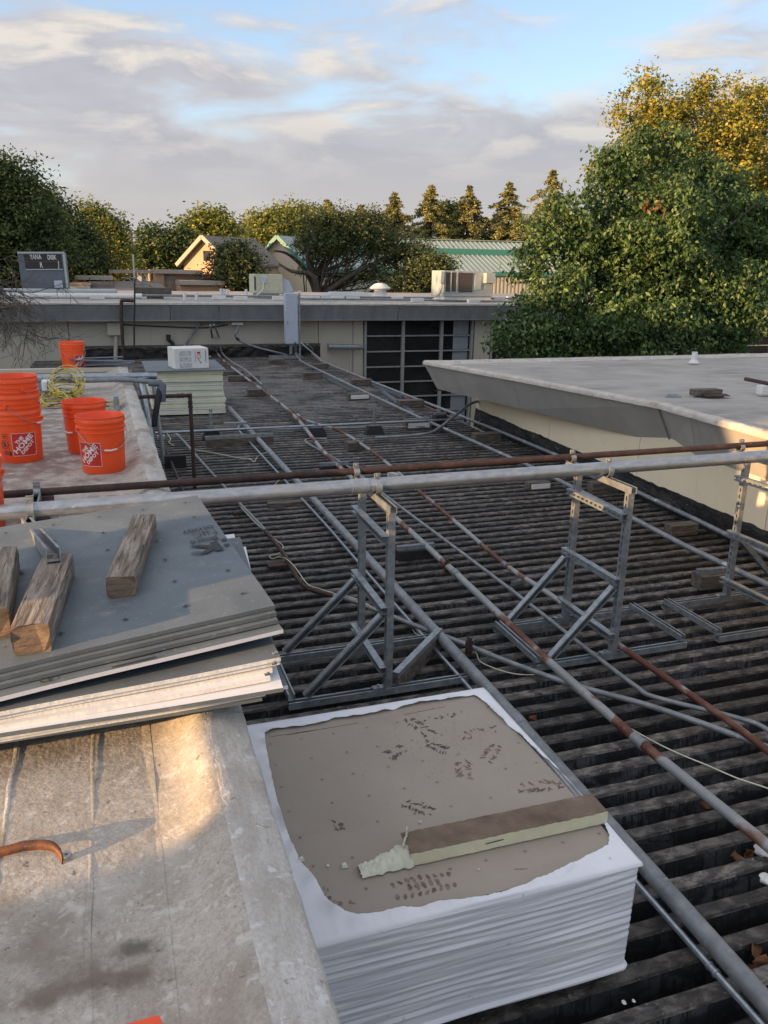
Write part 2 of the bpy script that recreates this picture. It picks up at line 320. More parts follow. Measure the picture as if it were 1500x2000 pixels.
M['boxblue'] = plain('pale_electric_box', (.44, .48, .56), rough=.45, var=.06)
M['carton'] = plain('white_carton', (.70, .70, .68), rough=.75, var=.04)
M['cartonprint'] = mk('small_carton_print', [(.45, (.62, .64, .64)), (.55, (.33, .36, .36))], scale=60, stretch=(3, 1, .3), detail=2, rough=.75, bump=0)
M['gymroof'] = plain('pale_green_metal_roof', (.31, .38, .35), rough=.45, metal=.2, var=.07, scale=.4)
M['teal'] = plain('teal_trim', (.045, .19, .165), rough=.5)
M['siding'] = plain('cream_metal_siding', (.46, .43, .36), rough=.6, var=.05)
M['hallwall'] = plain('pale_cream_stucco', (.62, .54, .42), rough=.85, var=.05)
M['peach'] = plain('peach_stucco', (.50, .33, .225), rough=.85, var=.07, scale=.8)
M['peachlt'] = plain('tan_fascia', (.42, .36, .30), rough=.7)
M['shingle'] = mk('grey_shingle', [(.3, (.15, .13, .115)), (.7, (.24, .21, .185))], scale=3, stretch=(1, 1, 4), rough=.9, bump=.5, bscale=10)
M['ground'] = mk('dry_ground', [(.3, (.07, .075, .045)), (.7, (.13, .12, .08))], scale=.1, rough=.95, bump=.3)
M['lawn'] = mk('far_lawn', [(.3, (.06, .10, .03)), (.7, (.10, .14, .05))], scale=.3, rough=.95, bump=.3)
M['asphalt'] = mk('courtyard_concrete', [(.3, (.16, .155, .145)), (.7, (.22, .21, .2))], scale=.6, rough=.9, bump=.3)
M['bark'] = mk('bark', [(.3, (.045, .035, .028)), (.7, (.11, .09, .07))], scale=6, stretch=(3, 3, .5), rough=.9, bump=.8, bscale=14)
M['twig'] = plain('bare_twig', (.13, .11, .095), rough=.9, bump=0)
M['leaf_green'] = leafmat('maple_leaf_green', [(.0, (.045, .09, .028)), (.4, (.08, .145, .045)), (.8, (.12, .195, .065)), (.95, (.18, .25, .11)), (1, (.14, .20, .08))], .30, .42)
M['leaf_gold'] = leafmat('golden_leaf', [(0, (.14, .17, .035)), (.35, (.25, .26, .045)), (.8, (.42, .36, .06)), (1, (.40, .26, .05))], .3, .55)
M['leaf_oak'] = leafmat('oak_leaf', [(0, (.06, .085, .03)), (.6, (.11, .14, .05)), (1, (.19, .20, .085))], .2, .6)
M['leaf_dark'] = leafmat('dense_dark_leaf', [(0, (.045, .075, .027)), (.6, (.08, .125, .042)), (1, (.15, .18, .06))], .25, .6)
M['leaf_lime'] = leafmat('sunny_leaf', [(0, (.13, .17, .04)), (.6, (.22, .25, .06)), (1, (.34, .32, .08))], .3, .6)
M['leaf_red'] = leafmat('autumn_red_leaf', [(0, (.35, .05, .03)), (1, (.45, .10, .06))], .3, .6)
M['leaf_plum'] = leafmat('bronze_leaf', [(0, (.05, .035, .02)), (.7, (.09, .06, .03)), (1, (.12, .09, .04))], .2, .6)
M['needle'] = leafmat('redwood_needle', [(0, (.14, .15, .05)), (.6, (.25, .24, .08)), (1, (.34, .31, .11))], .15, .7)

ORD = ['first', 'second', 'third', 'fourth', 'fifth', 'sixth', 'seventh', 'eighth', 'ninth', 'tenth', 'eleventh', 'twelfth', 'thirteenth', 'fourteenth', 'fifteenth', 'sixteenth', 'seventeenth', 'eighteenth', 'nineteenth', 'twentieth']

# ================================================================= SETTING
def add_spot(m, c, rx, ry, col, amt, nsc=14, ns=.6):
    nt = m.node_tree; bs = nt.nodes['Principled BSDF']; lk = bs.inputs['Base Color'].links[0]; src = lk.from_socket
    g = nd(nt, 'ShaderNodeNewGeometry').outputs['Position']
    v = nd(nt, 'ShaderNodeVectorMath', {0: g, 1: (c[0], c[1], c[2])}, operation='SUBTRACT').outputs[0]
    v = nd(nt, 'ShaderNodeVectorMath', {0: v, 1: (1/rx, 1/ry, 3.0)}, operation='MULTIPLY').outputs[0]
    l = nd(nt, 'ShaderNodeVectorMath', {0: v}, operation='LENGTH').outputs['Value']
    n = nd(nt, 'ShaderNodeTexNoise', {'Vector': g, 'Scale': nsc, 'Detail': 6}).outputs['Fac']
    k = mth(nt, 'ADD', l, mth(nt, 'MULTIPLY', mth(nt, 'SUBTRACT', n, .5), ns*4))
    f = mth(nt, 'MULTIPLY', mapr(nt, k, 1.1, .2), amt)
    nt.links.new(mixc(nt, f, src, col), bs.inputs['Base Color'])
_s = az(275, 1850, 1.12); add_spot(M['coating'], _s, .055, .035, (.075, .062, .045), .85)
_s = az(170, 1925, 1.12); add_spot(M['coating'], _s, .16, .05, (.12, .09, .065), .8)
_s = az(110, 1880, 1.12); add_spot(M['coating'], _s, .12, .16, (.16, .13, .10), .45)
_s = az(20, 860, 1.12); add_spot(M['coating'], _s, .7, 2.2, (.20, .135, .115), .8, 9, 1.2)

def add_rand(m, lo, hi):
    nt = m.node_tree; bs = nt.nodes['Principled BSDF']; src = bs.inputs['Base Color'].links[0].from_socket
    r = nd(nt, 'ShaderNodeObjectInfo').outputs['Random']; k = mapr(nt, r, 0, 1, lo, hi)
    nt.links.new(mixc(nt, 1.0, src, nd(nt, 'ShaderNodeCombineColor', {0: k, 1: k, 2: k}).outputs[0], 'MULTIPLY'), bs.inputs['Base Color'])
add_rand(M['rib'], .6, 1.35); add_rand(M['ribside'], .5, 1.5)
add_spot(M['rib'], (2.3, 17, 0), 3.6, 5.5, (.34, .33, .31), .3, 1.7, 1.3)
def flat(x0, y0, x1, y1, z): return MB().add([(x0, y0, z), (x1, y0, z), (x1, y1, z), (x0, y1, z)], [(0, 1, 2, 3)])
struct('ground', flat(-1500, -300, 1500, 2500, -3.3), M['ground'])
struct('courtyard', flat(-2, -3, 60, 23.6, -3.25), M['asphalt'])
struct('far_lawn', flat(-20, 48, 30, 110, -3.22), M['lawn'])

# ---- corrugated deck: every rib its own piece
DY0, DY1 = .6, 23.2
pan = MB()
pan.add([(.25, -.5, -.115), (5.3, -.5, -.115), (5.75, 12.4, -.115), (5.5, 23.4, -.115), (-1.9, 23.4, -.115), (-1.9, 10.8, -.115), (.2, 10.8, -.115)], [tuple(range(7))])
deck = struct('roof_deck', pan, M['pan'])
def rib_mesh(x0, x1, seed, n):
    r = random.Random(seed); mb = MB(); vs = []; fs = []
    for i in range(n+1):
        x = x0+(x1-x0)*i/n
        j = lambda a: r.uniform(-a, a)
        a = .030+j(.0022); b = .030+j(.0022); h = j(.0014)
        # bottom-front, side-top-front, scab front low, scab front top, scab back top, side-top-back, bottom-back
        vs += [(x, -.048, -.115), (x, -.033, -.012), (x, -a-.002, -.010+j(.002)), (x, -a+.002, .000+h), (x, b-.002, .001+h), (x, b+.002, -.010), (x, .048, -.115)]
    for i in range(n):
        for k in range(6):
            fs.append((i*7+k, (i+1)*7+k, (i+1)*7+k+1, i*7+k+1))
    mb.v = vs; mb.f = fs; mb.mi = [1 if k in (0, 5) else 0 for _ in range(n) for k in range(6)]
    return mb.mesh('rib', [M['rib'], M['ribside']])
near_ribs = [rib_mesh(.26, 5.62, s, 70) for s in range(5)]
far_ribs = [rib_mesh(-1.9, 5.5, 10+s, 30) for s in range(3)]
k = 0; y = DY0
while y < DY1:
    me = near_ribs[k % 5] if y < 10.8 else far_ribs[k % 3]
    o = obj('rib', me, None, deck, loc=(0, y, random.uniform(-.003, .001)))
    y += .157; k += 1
# deck side closure (rusty red angle along the open edge)
ed = MB(); ed.box((5.53, 17.9, -.03), (.05, 10.7, .07)); ed.box((5.6, 17.9, -1.6), (.08, 10.7, 3.0))
e = obj('edge_angle', ed, plain('red_oxide_edge', (.20, .075, .05), rough=.8), deck)

# ---- the near flat roof with its raised curb (the eye stands over it)
def xe(y): return .29-.09*max(0, (y-2)/9)**1.5
nr = thing('near_flat_roof', 'weathered tan roof with whitish raised curb, carrying the orange buckets', 'roof', (0, 2, 0))
def onear(name, mb, mat, sm=None, **k):
    o = obj(name, mb, mat, nr, sm, **k); o.location = (0, -2, 0); return o
from mathutils import noise as mn
def prof(u, yv):
    return None
LY0, LY1 = -1.2, 10.9
def roofpt(u, v):
    y = LY0+(LY1-LY0)*v; x = -4.5+4.52*u
    z = 1.12+.004*mn.noise((x*2.2, y*2.2, 0))+.002*mn.noise((x*9, y*9, 3))
    return (x, y, z)
onear('membrane', MB().grid(roofpt, 60, 140), M['coating'], 180)
cp = [(-.27, 1.12), (-.25, 1.123), (-.22, 1.131), (-.19, 1.146), (-.16, 1.168), (-.14, 1.180), (-.12, 1.184), (-.08, 1.177), (-.045, 1.167), (-.012, 1.157), (-.002, 1.148), (0, 1.10), (.0, .5), (0, -.075)]
def curbpt(u, v):
    i = min(int(u*(len(cp)-1)+1e-6), len(cp)-1); dx, z = cp[i]
    y = LY0+(LY1-LY0)*v
    amp = .005+.014*max(0, min(1, (y-4)/3))
    w = mn.noise((dx*8, y*5, 1))*amp+mn.noise((dx*20, y*13, 5))*amp*.5
    if i in (0,): w = .0
    if i > 10: w = 0
    e = mn.noise((0, y*4, 9))*.006+mn.noise((0, y*17, 2))*.003
    return (xe(y)+dx+e*(1 if i > 7 else .3), y, z+(w if 0 < i < 11 else 0))
cb = MB().grid(curbpt, len(cp)-1, 420); cb.mi = [1 if i % (len(cp)-1) < 6 else 0 for i in range(len(cb.f))]
onear('curb', cb, [M['curb'], M['coating']], 60)
sk = MB()
sk.grid(lambda u, v: (xe(LY0+(LY1-LY0)*v)-.265, LY0+(LY1-LY0)*v, 1.1215+.0001) if u > .5 else (.0, LY0+(LY1-LY0)*v, 1.118), 1, 60)
onear('membrane_lap', sk, M['coating'])
for sx, y0, y1 in ((-.13, 1.1, 2.3), (-.33, 1.2, 2.2)):
    s = MB(); n = 40
    s.grid(lambda u, v: (sx+(u-.5)*.012+.006*mn.noise((v*6, sx, 0)), y0+(y1-y0)*v, 1.1208+.0008*math.sin(math.pi*u)+.0015*mn.noise((v*40, u*3, 0))), 4, n)
    onear('seam', s, M['curb'] if sx in (-.33,) else M['coating'], 180)
b = MB(); b.box((-2.1, 10.93, .5), (4.7, .05, 1.24)); b.box((-2.1, 10.86, 1.15), (4.6, .12, .05)); onear('end_wall', b, M['wallgrey'])

# ---- the cream walled building on the right
rb = thing('cream_building', 'low building with cream stucco wall and flared grey metal fascia', 'building', (6, 6, 0))
def orb(name, mb, mat, sm=None, **k):
    o = obj(name, mb, mat, rb, sm, **k); o.location = Vector(o.location)-Vector((6, 6, 0)); return o
def wx(y): return 5.45+(y-5.26)*.0435
ys = [-2, 1.2, 3.35, 5.35, 7.38, 9.5, 12.1]
for i in range(len(ys)-1):
    a, b_ = ys[i]+.006, ys[i+1]-.006
    mb = MB(); mb.hexa([(wx(a), a, -3.2), (wx(a)+.3, a, -3.2), (wx(b_)+.3, b_, -3.2), (wx(b_), b_, -3.2), (wx(a), a, 1.0), (wx(a)+.3, a, 1.0), (wx(b_)+.3, b_, 1.0), (wx(b_), b_, 1.0)])
    orb('wall_panel', mb, M['wall'])
mb = MB(); mb.box((17, 12.0, -1.1), (22.4, .2, 4.2)); mb.bar((wx(-2)+.02, -2, -1.2), (wx(12.1)+.02, 12.08, -1.2), .02, 4.3); orb('wall', mb, M['wallgrey'])
def flpt(u, v):
    y = -2+14.1*v
    top = .235+.02*mn.noise((y*1.5, 0, 0))+.014*mn.noise((y*9, 0, 3))
    z = -.07+(top+.07)*u
    return (wx(y)-.012-.02*(1-u)-.01*mn.noise((y*3, u*3, 7)), y, z)
orb('flashing', MB().grid(flpt, 8, 300), M['tar'])
T = [az(828, 708, 1.03), az(1001, 739, 1.06), az(1285, 792, 1.14), az(1348, 809, 1.15), az(1500, 851, 1.17)]
B = [az(856, 760, .60), az(1017, 799, .60), az(1313, 870, .68), az(1360, 890, .68), az(1500, 937, .69)]
T.append(T[-1]+(T[-1]-T[-2])*.5+Vector((0, -1.2, 0))); B.append(B[-1]+(B[-1]-B[-2])*.5+Vector((0, -1.2, 0)))
T.append(T[-1]+Vector((0, -3.2, 0))); B.append(B[-1]+Vector((0, -3.2, 0)))
for i in range(len(T)-1):
    t0, t1, b0, b1 = T[i], T[i+1], B[i], B[i+1]
    g = (t1-t0).normalized()*.004; off = Vector((.05, 0, 0))
    mb = MB()
    p = [b0+g, b1-g, b1-g+off, b0+g+off, t0+g, t1-g, t1-g+off, t0+g+off]
    mb.hexa(p); orb('fascia_panel', mb, M['fascialt'])
    mb = MB()
    if i in (1, 3): mb.bar(b1+Vector((-.004, 0, 0)), t1+Vector((-.004, 0, 0)), .02, .02, up=(1, 0, 0)); orb('fascia_seam', mb, M['fascia'])
# back fascia, roof sheet, soffit
far_c = az(1500, 687, 1.03); back_y = T[0].y
mb = MB(); mb.hexa([B[0]+Vector((.05, 0, 0)), B[0]+Vector((22, .1, 0)), B[0]+Vector((22, .16, 0)), B[0]+Vector((.0, .05, 0)), T[0]+Vector((.06, -.06, -.02)), Vector((27, back_y, 1.05)), Vector((27, back_y+.06, 1.05)), T[0]+Vector((.0, 0, -.02))])
orb('fascia_panel', mb, M['fascialt'])
def edge_top(s):
    s = s*(len(T)-1); i = min(int(s), len(T)-2); return T[i].lerp(T[i+1], s-i)
def rr(u, v):
    p = edge_top(v); w = u*u
    x = p.x+.02+(27-p.x)*w; y = p.y+(back_y-p.y)*0
    z = p.z-.012-.0*u+.004*mn.noise((x*1.5, y*1.5, 0))
    return (x, y, z)
rs = MB(); n1 = []
rs.grid(rr, 30, 60); rp = orb('roof_membrane', rs, M['coating_far'], 180)
mb = MB()
def lip(u, v):
    p = edge_top(v); q = edge_top(min(1, v+.004)); t = Vector((q.x-p.x, q.y-p.y, 0)); t = t.normalized() if t.length > 1e-6 else Vector((0, -1, 0)); nrm = Vector((t.y, -t.x, 0)) if t.y < 0 else Vector((-t.y, t.x, 0))
    nrm = Vector((1, 0, 0))
    pr = [(-.018, -.03), (-.02, .008), (.0, .03), (.05, .032), (.12, .016), (.17, -.008)]
    dx, dz = pr[int(round(u*5))]
    w = .010*mn.noise((p.y*4, dx*20, 0))+.008*mn.noise((p.y*15, dx*30, 4))
    return (p.x+dx+w*.7, p.y, p.z+dz+(w if 0 < u else 0))
mb.grid(lip, 5, 400); orb('roof_edge', mb, M['roofedge'], 60)
mb = MB(); mb.grid(lambda u, v: (T[0].x+(27-T[0].x)*v, back_y+[.07, .06, 0, -.12, -.2][int(round(u*4))], T[0].z+.02*v+[-.05, .02, .03, .02, -.012][int(round(u*4))]+.008*mn.noise((v*60, u*3, 0))), 4, 150); orb('roof_edge', mb, M['roofedge'], 60)
sf = MB(); vs = []; 
for i in range(len(B)): vs += [tuple(B[i]+Vector((.03, 0, .01))), (wx(B[i].y)+.1, B[i].y, B[i].z+.01)]
sf.add(vs, [(2*i, 2*i+2, 2*i+3, 2*i+1) for i in range(len(B)-1)])
sf.add([tuple(B[0]+Vector((.03, 0, .01))), (28, B[0].y, .60), (28, 12.3, .60), (B[0].x, 12.1, .54)], [(0, 1, 2, 3)])
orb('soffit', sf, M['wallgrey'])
# things on that roof
vp = thing('vent_pipe', 'short white vent pipe standing on the right-hand roof', 'vent pipe', tuple(az(1355, 708, 1.07)))
obj('pipe', MB().lathe([(.045, 0), (.045, .17), (.037, .17), (.037, .1)], 16), M['whitepaint'], vp, 40)
obj('collar', MB().lathe([(.09, 0), (.06, .02), (.047, .05)], 16), M['whitepaint'], vp, 40)
p = az(1378, 772, 1.13)
o = obj('timber_block', MB().box((0, 0, .035), (.34, .13, .07), rz=-.05, bev=.006), M['woodx'], loc=p); tag(o, 'brown timber block lying flat on the right-hand roof', 'timber block')
o = obj('metal_scrap', MB().box((0, 0, .02), (.30, .10, .004), rz=-.25, rx=.1).box((-.05, -.05, .012), (.2, .02, .02), rz=-.3), M['rustpipe'], loc=p+Vector((.03, -.12, 0))); tag(o, 'thin rusty metal scrap lying in front of the brown block', 'scrap')
p = az(1490, 770, 1.14)
sp = thing('pipe_sleeper', 'white wrapped sleeper under a short brown pipe at the roof right side', 'pipe support', tuple(p), -.1)
obj('block', MB().box((.1, 0, .05), (.32, .1, .1), bev=.008), M['whitepaint'], sp)
obj('pipe_end', MB().tube([(.05, -.3, .12), (.05, .4, .12)], .022, 12), M['rustpipe'], sp, 40)
o = obj('metal_offcut', MB().box((0, 0, .01), (.16, .05, .012), rz=-.5).box((.02, .04, .02), (.12, .02, .01), rz=-.2), M['strut'], loc=az(1315, 776, 1.11)); tag(o, 'small grey metal offcut near the roof edge', 'scrap')

# ---- the long building across the far end
FY, WY = 23.1, 23.6
zt = (ay(100, 590, FY).z+ay(900, 596, FY).z)/2; zb = (ay(100, 627, FY).z+ay(900, 628, FY).z)/2
fb = thing('long_flat_building', 'long beige building with dark metal fascia across the far end of the deck', 'building', (6, FY, -3.2))
def ofb(name, mb, mat, sm=None, **k):
    o = obj(name, mb, mat, fb, sm, **k); o.location = Vector(o.location)-Vector((6, FY, -3.2)); return o
xs = [-16, -9.5, -4.9, ay(333, 610, FY).x, ay(512, 610, FY).x-1.2, ay(780, 610, FY).x, ay(975, 610, FY).x, 17, 22, 30, 40]
for i in range(len(xs)-1):
    ofb('fascia_panel', MB().hexa([(xs[i]+.01, FY+.16, zb), (xs[i+1]-.01, FY+.16, zb), (xs[i+1]-.01, FY+.22, zb), (xs[i]+.01, FY+.22, zb), (xs[i]+.01, FY, zt), (xs[i+1]-.01, FY, zt), (xs[i+1]-.01, FY+.2, zt), (xs[i]+.01, FY+.2, zt)]), M['fascia'])
mb = MB(); mb.grid(lambda u, v: (-16+56*v, FY-.02+.24*u, zt+[-.03, .03, .035, .0][int(round(u*3))]+.008*mn.noise((v*80, u*4, 0))), 3, 260); ofb('roof_edge', mb, M['roofedge'], 60)
mb = MB(); mb.grid(lambda u, v: (-16+56*u, FY+.2+13*v, zt-.01+.02*mn.noise((u*30, v*8, 0))), 60, 14); ofb('roof_membrane', mb, M['coating_far'], 180)
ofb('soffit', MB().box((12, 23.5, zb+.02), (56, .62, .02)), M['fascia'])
wl = ay(713, 650, WY).x; wr = ay(921, 650, WY).x; pr = ay(957, 650, WY).x
jo = [-16, -6.4, ay(134, 650, WY).x, ay(429/2.5+450, 650, WY).x-.0, wl-.38, wl-.05]
for i in range(len(jo)-1):
    ofb('wall_panel', MB().box(((jo[i]+jo[i+1])/2, WY+.1+(0 if i != 1 else .0), -1.1), (jo[i+1]-jo[i]-.02, .2, 4.2)), M['wallgrey'])
ofb('wall', MB().box((12, WY+.35, -1.1), (56, .25, 4.2)), M['wallgrey'])
ofb('pillar', MB().box(((wr+pr)/2+.03, WY+.08, -1.1), (pr-wr-.1, .3, 4.2)), M['wallgrey'])
ofb('sill_wall', MB().box(((wl+wr)/2, WY+.12, -2.75), (wr-wl+.1, .26, .9)), M['wallgrey'])
x0 = ay(150, 690, WY).x; x1 = ay(625, 690, WY).x
mb = MB(); mb.grid(lambda u, v: (x0+(x1-x0)*v, WY-.02-.03*mn.noise((v*30, u*2, 0)), -.08+u*(.33+.03*mn.noise((v*40, 0, 0)))), 6, 120); ofb('flashing', mb, M['tar'])
ofb('flashing_trim', MB().box(((x0+x1)/2, WY-.03, .30), (x1-x0, .05, .06)), M['woodx'])
def window(xa, xb, cols, z0, z1, rows, blind=None):
    cx = (xa+xb)/2
    fr = MB(); 
    for x in cols: fr.box((x, WY+.0, (z0+z1)/2), (.09, .12, z1-z0))
    for x in (xa, xb): fr.box((x, WY+.0, (z0+z1)/2), (.07, .13, z1-z0))
    edges = [xa]+cols+[xb]
    for i in range(rows+1):
        z = z0+(z1-z0)*i/rows
        for j in range(len(edges)-1):
            fr.box(((edges[j]+edges[j+1])/2, WY+.01, z), (edges[j+1]-edges[j]-.092, .09, .035))
    w = ofb('window', fr, M['frame'])
    for i in range(rows):
        for j in range(len(edges)-1):
            za = z0+(z1-z0)*i/rows; zb_ = z0+(z1-z0)*(i+1)/rows
            p = MB().box(((edges[j]+edges[j+1])/2, WY+.045+random.uniform(-.004, .004), (za+zb_)/2), (edges[j+1]-edges[j]-.095, .012, zb_-za-.04))
            g = obj('pane', p, M['glass']); g.parent = w
    if blind:
        bl = MB()
        for i in range(rows):
            za = z0+(z1-z0)*i/rows; zb_ = z0+(z1-z0)*(i+1)/rows
            bl.box(((blind[0]+blind[1])/2, WY+.034, (za+zb_)/2), (blind[1]-blind[0], .006, zb_-za-.05))
        g = obj('blind', bl, M['blind']); g.parent = w
c1 = ay(787, 650, WY).x; c2 = ay(862, 650, WY).x
window(wl, wr, [c1, c2], -2.3, zb-.01, 7, (ay(886, 650, WY).x, wr-.1))
window(pr+.05, pr+4.6, [pr+1.3, pr+2.6, pr+3.8], -2.3, zb-.01, 7)
window(20, 26, [21.5, 23, 24.5], -2.3, zb-.01, 7)

# fittings on that wall and roof
def pipe(name, label, path, r, mat, cat='pipe', n=10, couplings=(), cr=1.25, smooth=True, group=None, coup=None):
    P = [Vector(p) for p in path]; t = thing(name, label, cat, tuple(P[0]), group=group)
    o = obj('run', MB().tube([p-P[0] for p in P], r, n), mat, t, 40)
    for c_ in couplings:
        i = max(0, min(int(c_), len(P)-2)); f = c_-i
        q = P[i].lerp(P[i+1], f)-P[0]; d = (P[i+1]-P[i]).normalized()
        w = r*1.7
        mb = MB().tube([q-d*w, q-d*w*.96, q-d*w*.55, q-d*w*.5, q+d*w*.5, q+d*w*.55, q+d*w*.96, q+d*w], [r*1.02, r*cr, r*cr, r*1.12, r*1.12, r*cr, r*cr, r*1.02], n+2)
        obj('coupling', mb, coup or mat, t, 40)
    return t
jb = thing('junction_box', 'beige junction box on a thick conduit at the far wall', 'junction box', tuple(ay(222, 705, WY-.1)))
bp = ay(222, 642, WY-.12); b0 = Vector(jb.location)
obj('box', MB().box(bp-b0, (.34, .2, .34), bev=.01), M['wallgrey'], jb)
obj('conduit', MB().tube([bp-b0+Vector((0.05, 0, -.15)), Vector((.02, 0, -.3))], .055, 12), M['wallgrey'], jb, 40)
wp = lambda lst, Yv: [ay(a, b, Yv) for a, b in lst]
pipe('rusty_standpipe', 'tall rusty pipe hooked over the far roof edge', smoothpath(wp([(262, 588), (240, 587), (237, 594), (238, 640), (241, 690), (243, 722)], FY-.12), 3), .045, M['rustpipe'], couplings=(12.5,))
pipe('hanging_cable', 'thin black cable hanging down over the far fascia', wp([(263, 545), (263, 592), (262, 640), (263, 735)], FY-.3), .022, M['cable'], 'cable', 6)
pipe('wall_cable', 'sagging dark cable strung under the far soffit', smoothpath(wp([(240, 634), (300, 637), (400, 640), (445, 634)], WY-.06), 4), .015, M['cable'], 'cable', 6)
pipe('bent_stub_pipe', 'short bent black pipe sticking out of the far wall behind the carton', smoothpath(wp([(329, 658), (330, 664), (338, 672), (345, 690)], WY-.15), 4), .05, M['cable'], couplings=(1.5,))
pipe('diagonal_conduit', 'slanting conduit from the soffit down behind the white carton', smoothpath(wp([(440, 632), (396, 632), (384, 641), (352, 690)], WY-.12), 3), .028, M['conduit'])
pipe('drooping_conduit', 'dark drooping conduit joining the wall to the electric box', smoothpath(wp([(465, 634), (464, 646), (459, 653), (468, 665), (500, 678), (555, 692), (574, 700)], WY-.5), 4), .032, M['conduit'], couplings=(11,), coup=M['cable'])
o = obj('soffit_box', MB().box(ay(463, 632, FY+.3), (.32, .16, .06)), M['whitepaint']); tag(o, 'small white box under the far soffit above the drooping conduit', 'electrical fitting')
eb = thing('electric_box', 'tall narrow pale blue electrical enclosure standing before the far wall', 'electrical enclosure', tuple(az(578, 700, 0.0)))
EY = eb.location.y; tl = ay(557, 573, EY)-eb.location; br_ = ay(583, 672, EY)-eb.location
cxb = (tl.x+br_.x)/2; wb = br_.x-tl.x; hb = tl.z-br_.z
obj('enclosure', MB().box((cxb, .12, (tl.z+br_.z)/2), (wb, .24, hb), bev=.012), M['boxblue'], eb)
dr = obj('door', MB().box((cxb, -.006, (tl.z+br_.z)/2), (wb*.86, .012, hb*.95), bev=.004), M['boxblue'], eb)
obj('latch', MB().box((cxb-wb*.36, -.02, (tl.z+br_.z)/2-.1), (.02, .02, .1)), M['galv'], dr)
obj('post', MB().box((br_.x+.06, .1, tl.z/2), (.045, .045, tl.z)), M['strut'], eb)
obj('conduit', MB().tube([(cxb-.02, .1, br_.z), (cxb-.02, .1, .12)], .045, 12).tube([(cxb+.1, .1, br_.z), (cxb+.12, .1, .12)], .03, 12), M['conduit'], eb, 40)
obj('frame', MB().box((-.25, .0, .03), (.9, .06, .06)).box((-.25, .4, .03), (.9, .06, .06)).box((.1, .2, .09), (.06, .5, .05)), M['strut'], eb)
ld = thing('exhaust_duct', 'silver horizontal duct with conical tip on the far wall beside the window', 'duct', tuple(ay(675, 678, WY-.22)))
a = ay(641, 677, WY-.22)-ld.location; b_ = ay(700, 678, WY-.22)-ld.location
obj('duct', MB().tube([a, b_], .085, 20), M['strut'], ld, 40)
obj('tip', MB().tube([b_, b_+Vector((.14, 0, -.01)), b_+Vector((.17, 0, -.01))], [.088, .06, .03], 16), M['strut'], ld, 40)
obj('bracket', MB().box((a.x+.05, .1, 0), (.05, .22, .2)), M['strut'], ld)
ofb('downpipe', MB().box((ay(683, 700, WY).x, WY-.03, -.9), (.05, .06, 1.7)), M['wallgrey'])
# roof conduits and sleepers
pipe('roof_conduit', 'upper long grey conduit laid across the far roof', wp([(-40, 573), (300, 577), (560, 579), (980, 583), (1090, 584)], 26.5), .035, M['conduit'])
pipe('roof_conduit', 'lower long grey conduit laid across the far roof near its edge', wp([(560, 583), (820, 586), (1090, 590)], 25), .03, M['conduit'])
g = 'white painted sleepers under the far roof conduits'
SLX = sorted([190, 224, 252, 428, 470, 612, 640, 660, 690, 727, 765, 775, 815, 925, 975, 1000, 1040, 1060, 545, 600])
sl0 = MB().box((0, 0, .06), (.42, .14, .12), bev=.01).mesh('sleeper', M['whitepaint'])
for i, (px_, py_) in enumerate([(190, 584), (224, 583), (252, 583), (428, 585), (470, 586), (612, 586), (640, 587), (660, 586), (690, 587), (727, 585), (765, 585), (775, 586), (815, 590), (925, 592), (975, 587), (1000, 586), (1040, 592), (1060, 587), (545, 586), (600, 586)]):
    p = az(px_, py_, zt)
    o = obj('conduit_sleeper', sl0, None, loc=p); o.rotation_euler.z = random.uniform(-.15, .15)
    tag(o, 'white painted sleeper block under the conduits of the far roof, %s counted from the left' % ORD[SLX.index(px_)], 'sleeper', g)
def bx(px0, px1, pytop, pybot, Yv, d):  # box seen between pixel extents at depth Yv
    a = ay(px0, pybot, Yv); b = ay(px1, pytop, Yv); return a.x, b.x, min(a.z, b.z), max(a.z, b.z), Yv, d
# big packaged unit
x0, x1, z0, z1, yy, dd = bx(866, 964, 530, 590, 25.2, 1.6)
u = thing('rooftop_unit', 'large grey rooftop air conditioner on a white curb, right on the far roof', 'air conditioner', ((x0+x1)/2, yy, zt)); ul = Vector(u.location)
def ob(name, x, X_, za, zb_, y0_, y1_, mat, bev=.01, par=None):
    return obj(name, MB().box((((x+X_)/2)-ul.x, (y0_+y1_)/2-ul.y, (za+zb_)/2-ul.z), (X_-x, y1_-y0_, zb_-za), bev=bev), mat, par or u)
zc_ = ay(860, 575, 25.2).z
ob('curb', x0+.05, x1-.02, zt, zc_-.06, yy+.05, yy+1.1, M['whitepaint'])
ob('base_rail', x0-.02, x1, zc_-.06, zc_+.02, yy, yy+1.15, M['ac'])
ob('casing', x0, x1, zc_+.02, z1, yy+.02, yy+1.1, M['ac'])
W_ = x1-x0
ob('coil_guard', x0+.05, x0+.24*W_, zc_+.1, z1-.06, yy-.005, yy+.03, M['acbrown'])
ob('coil_guard', x0+.30*W_, x0+.58*W_, zc_+.08, z1-.06, yy-.005, yy+.03, M['acbrown'])
for i in range(3): ob('guard_bar', x0+.02+i*.12*W_, x0+.05+i*.12*W_, zc_+.04, z1-.02, yy-.02, yy, M['ac'], 0)
ob('access_panel', x0+.62*W_, x0+.76*W_, zc_+.15, z1-.12, yy-.004, yy+.03, M['ac'])
ob('damper_hood', x0+.80*W_, x0+.985*W_, zc_+.38, zc_+.70, yy-.22, yy+.02, M['ac'])
ob('disconnect', x0-.14, x0-.01, z1-.42, z1-.02, yy-.05, yy+.1, M['ac'])
obj('whip', MB().tube(smoothpath([(x0-.08-ul.x, 0, z1-.42-ul.z), (x0-.1-ul.x, -.05, .4), (x0-.3-ul.x, -.1, .16), (x0-.9-ul.x, -.1, .12)], 4), .02, 8), M['conduit'], u, 40)
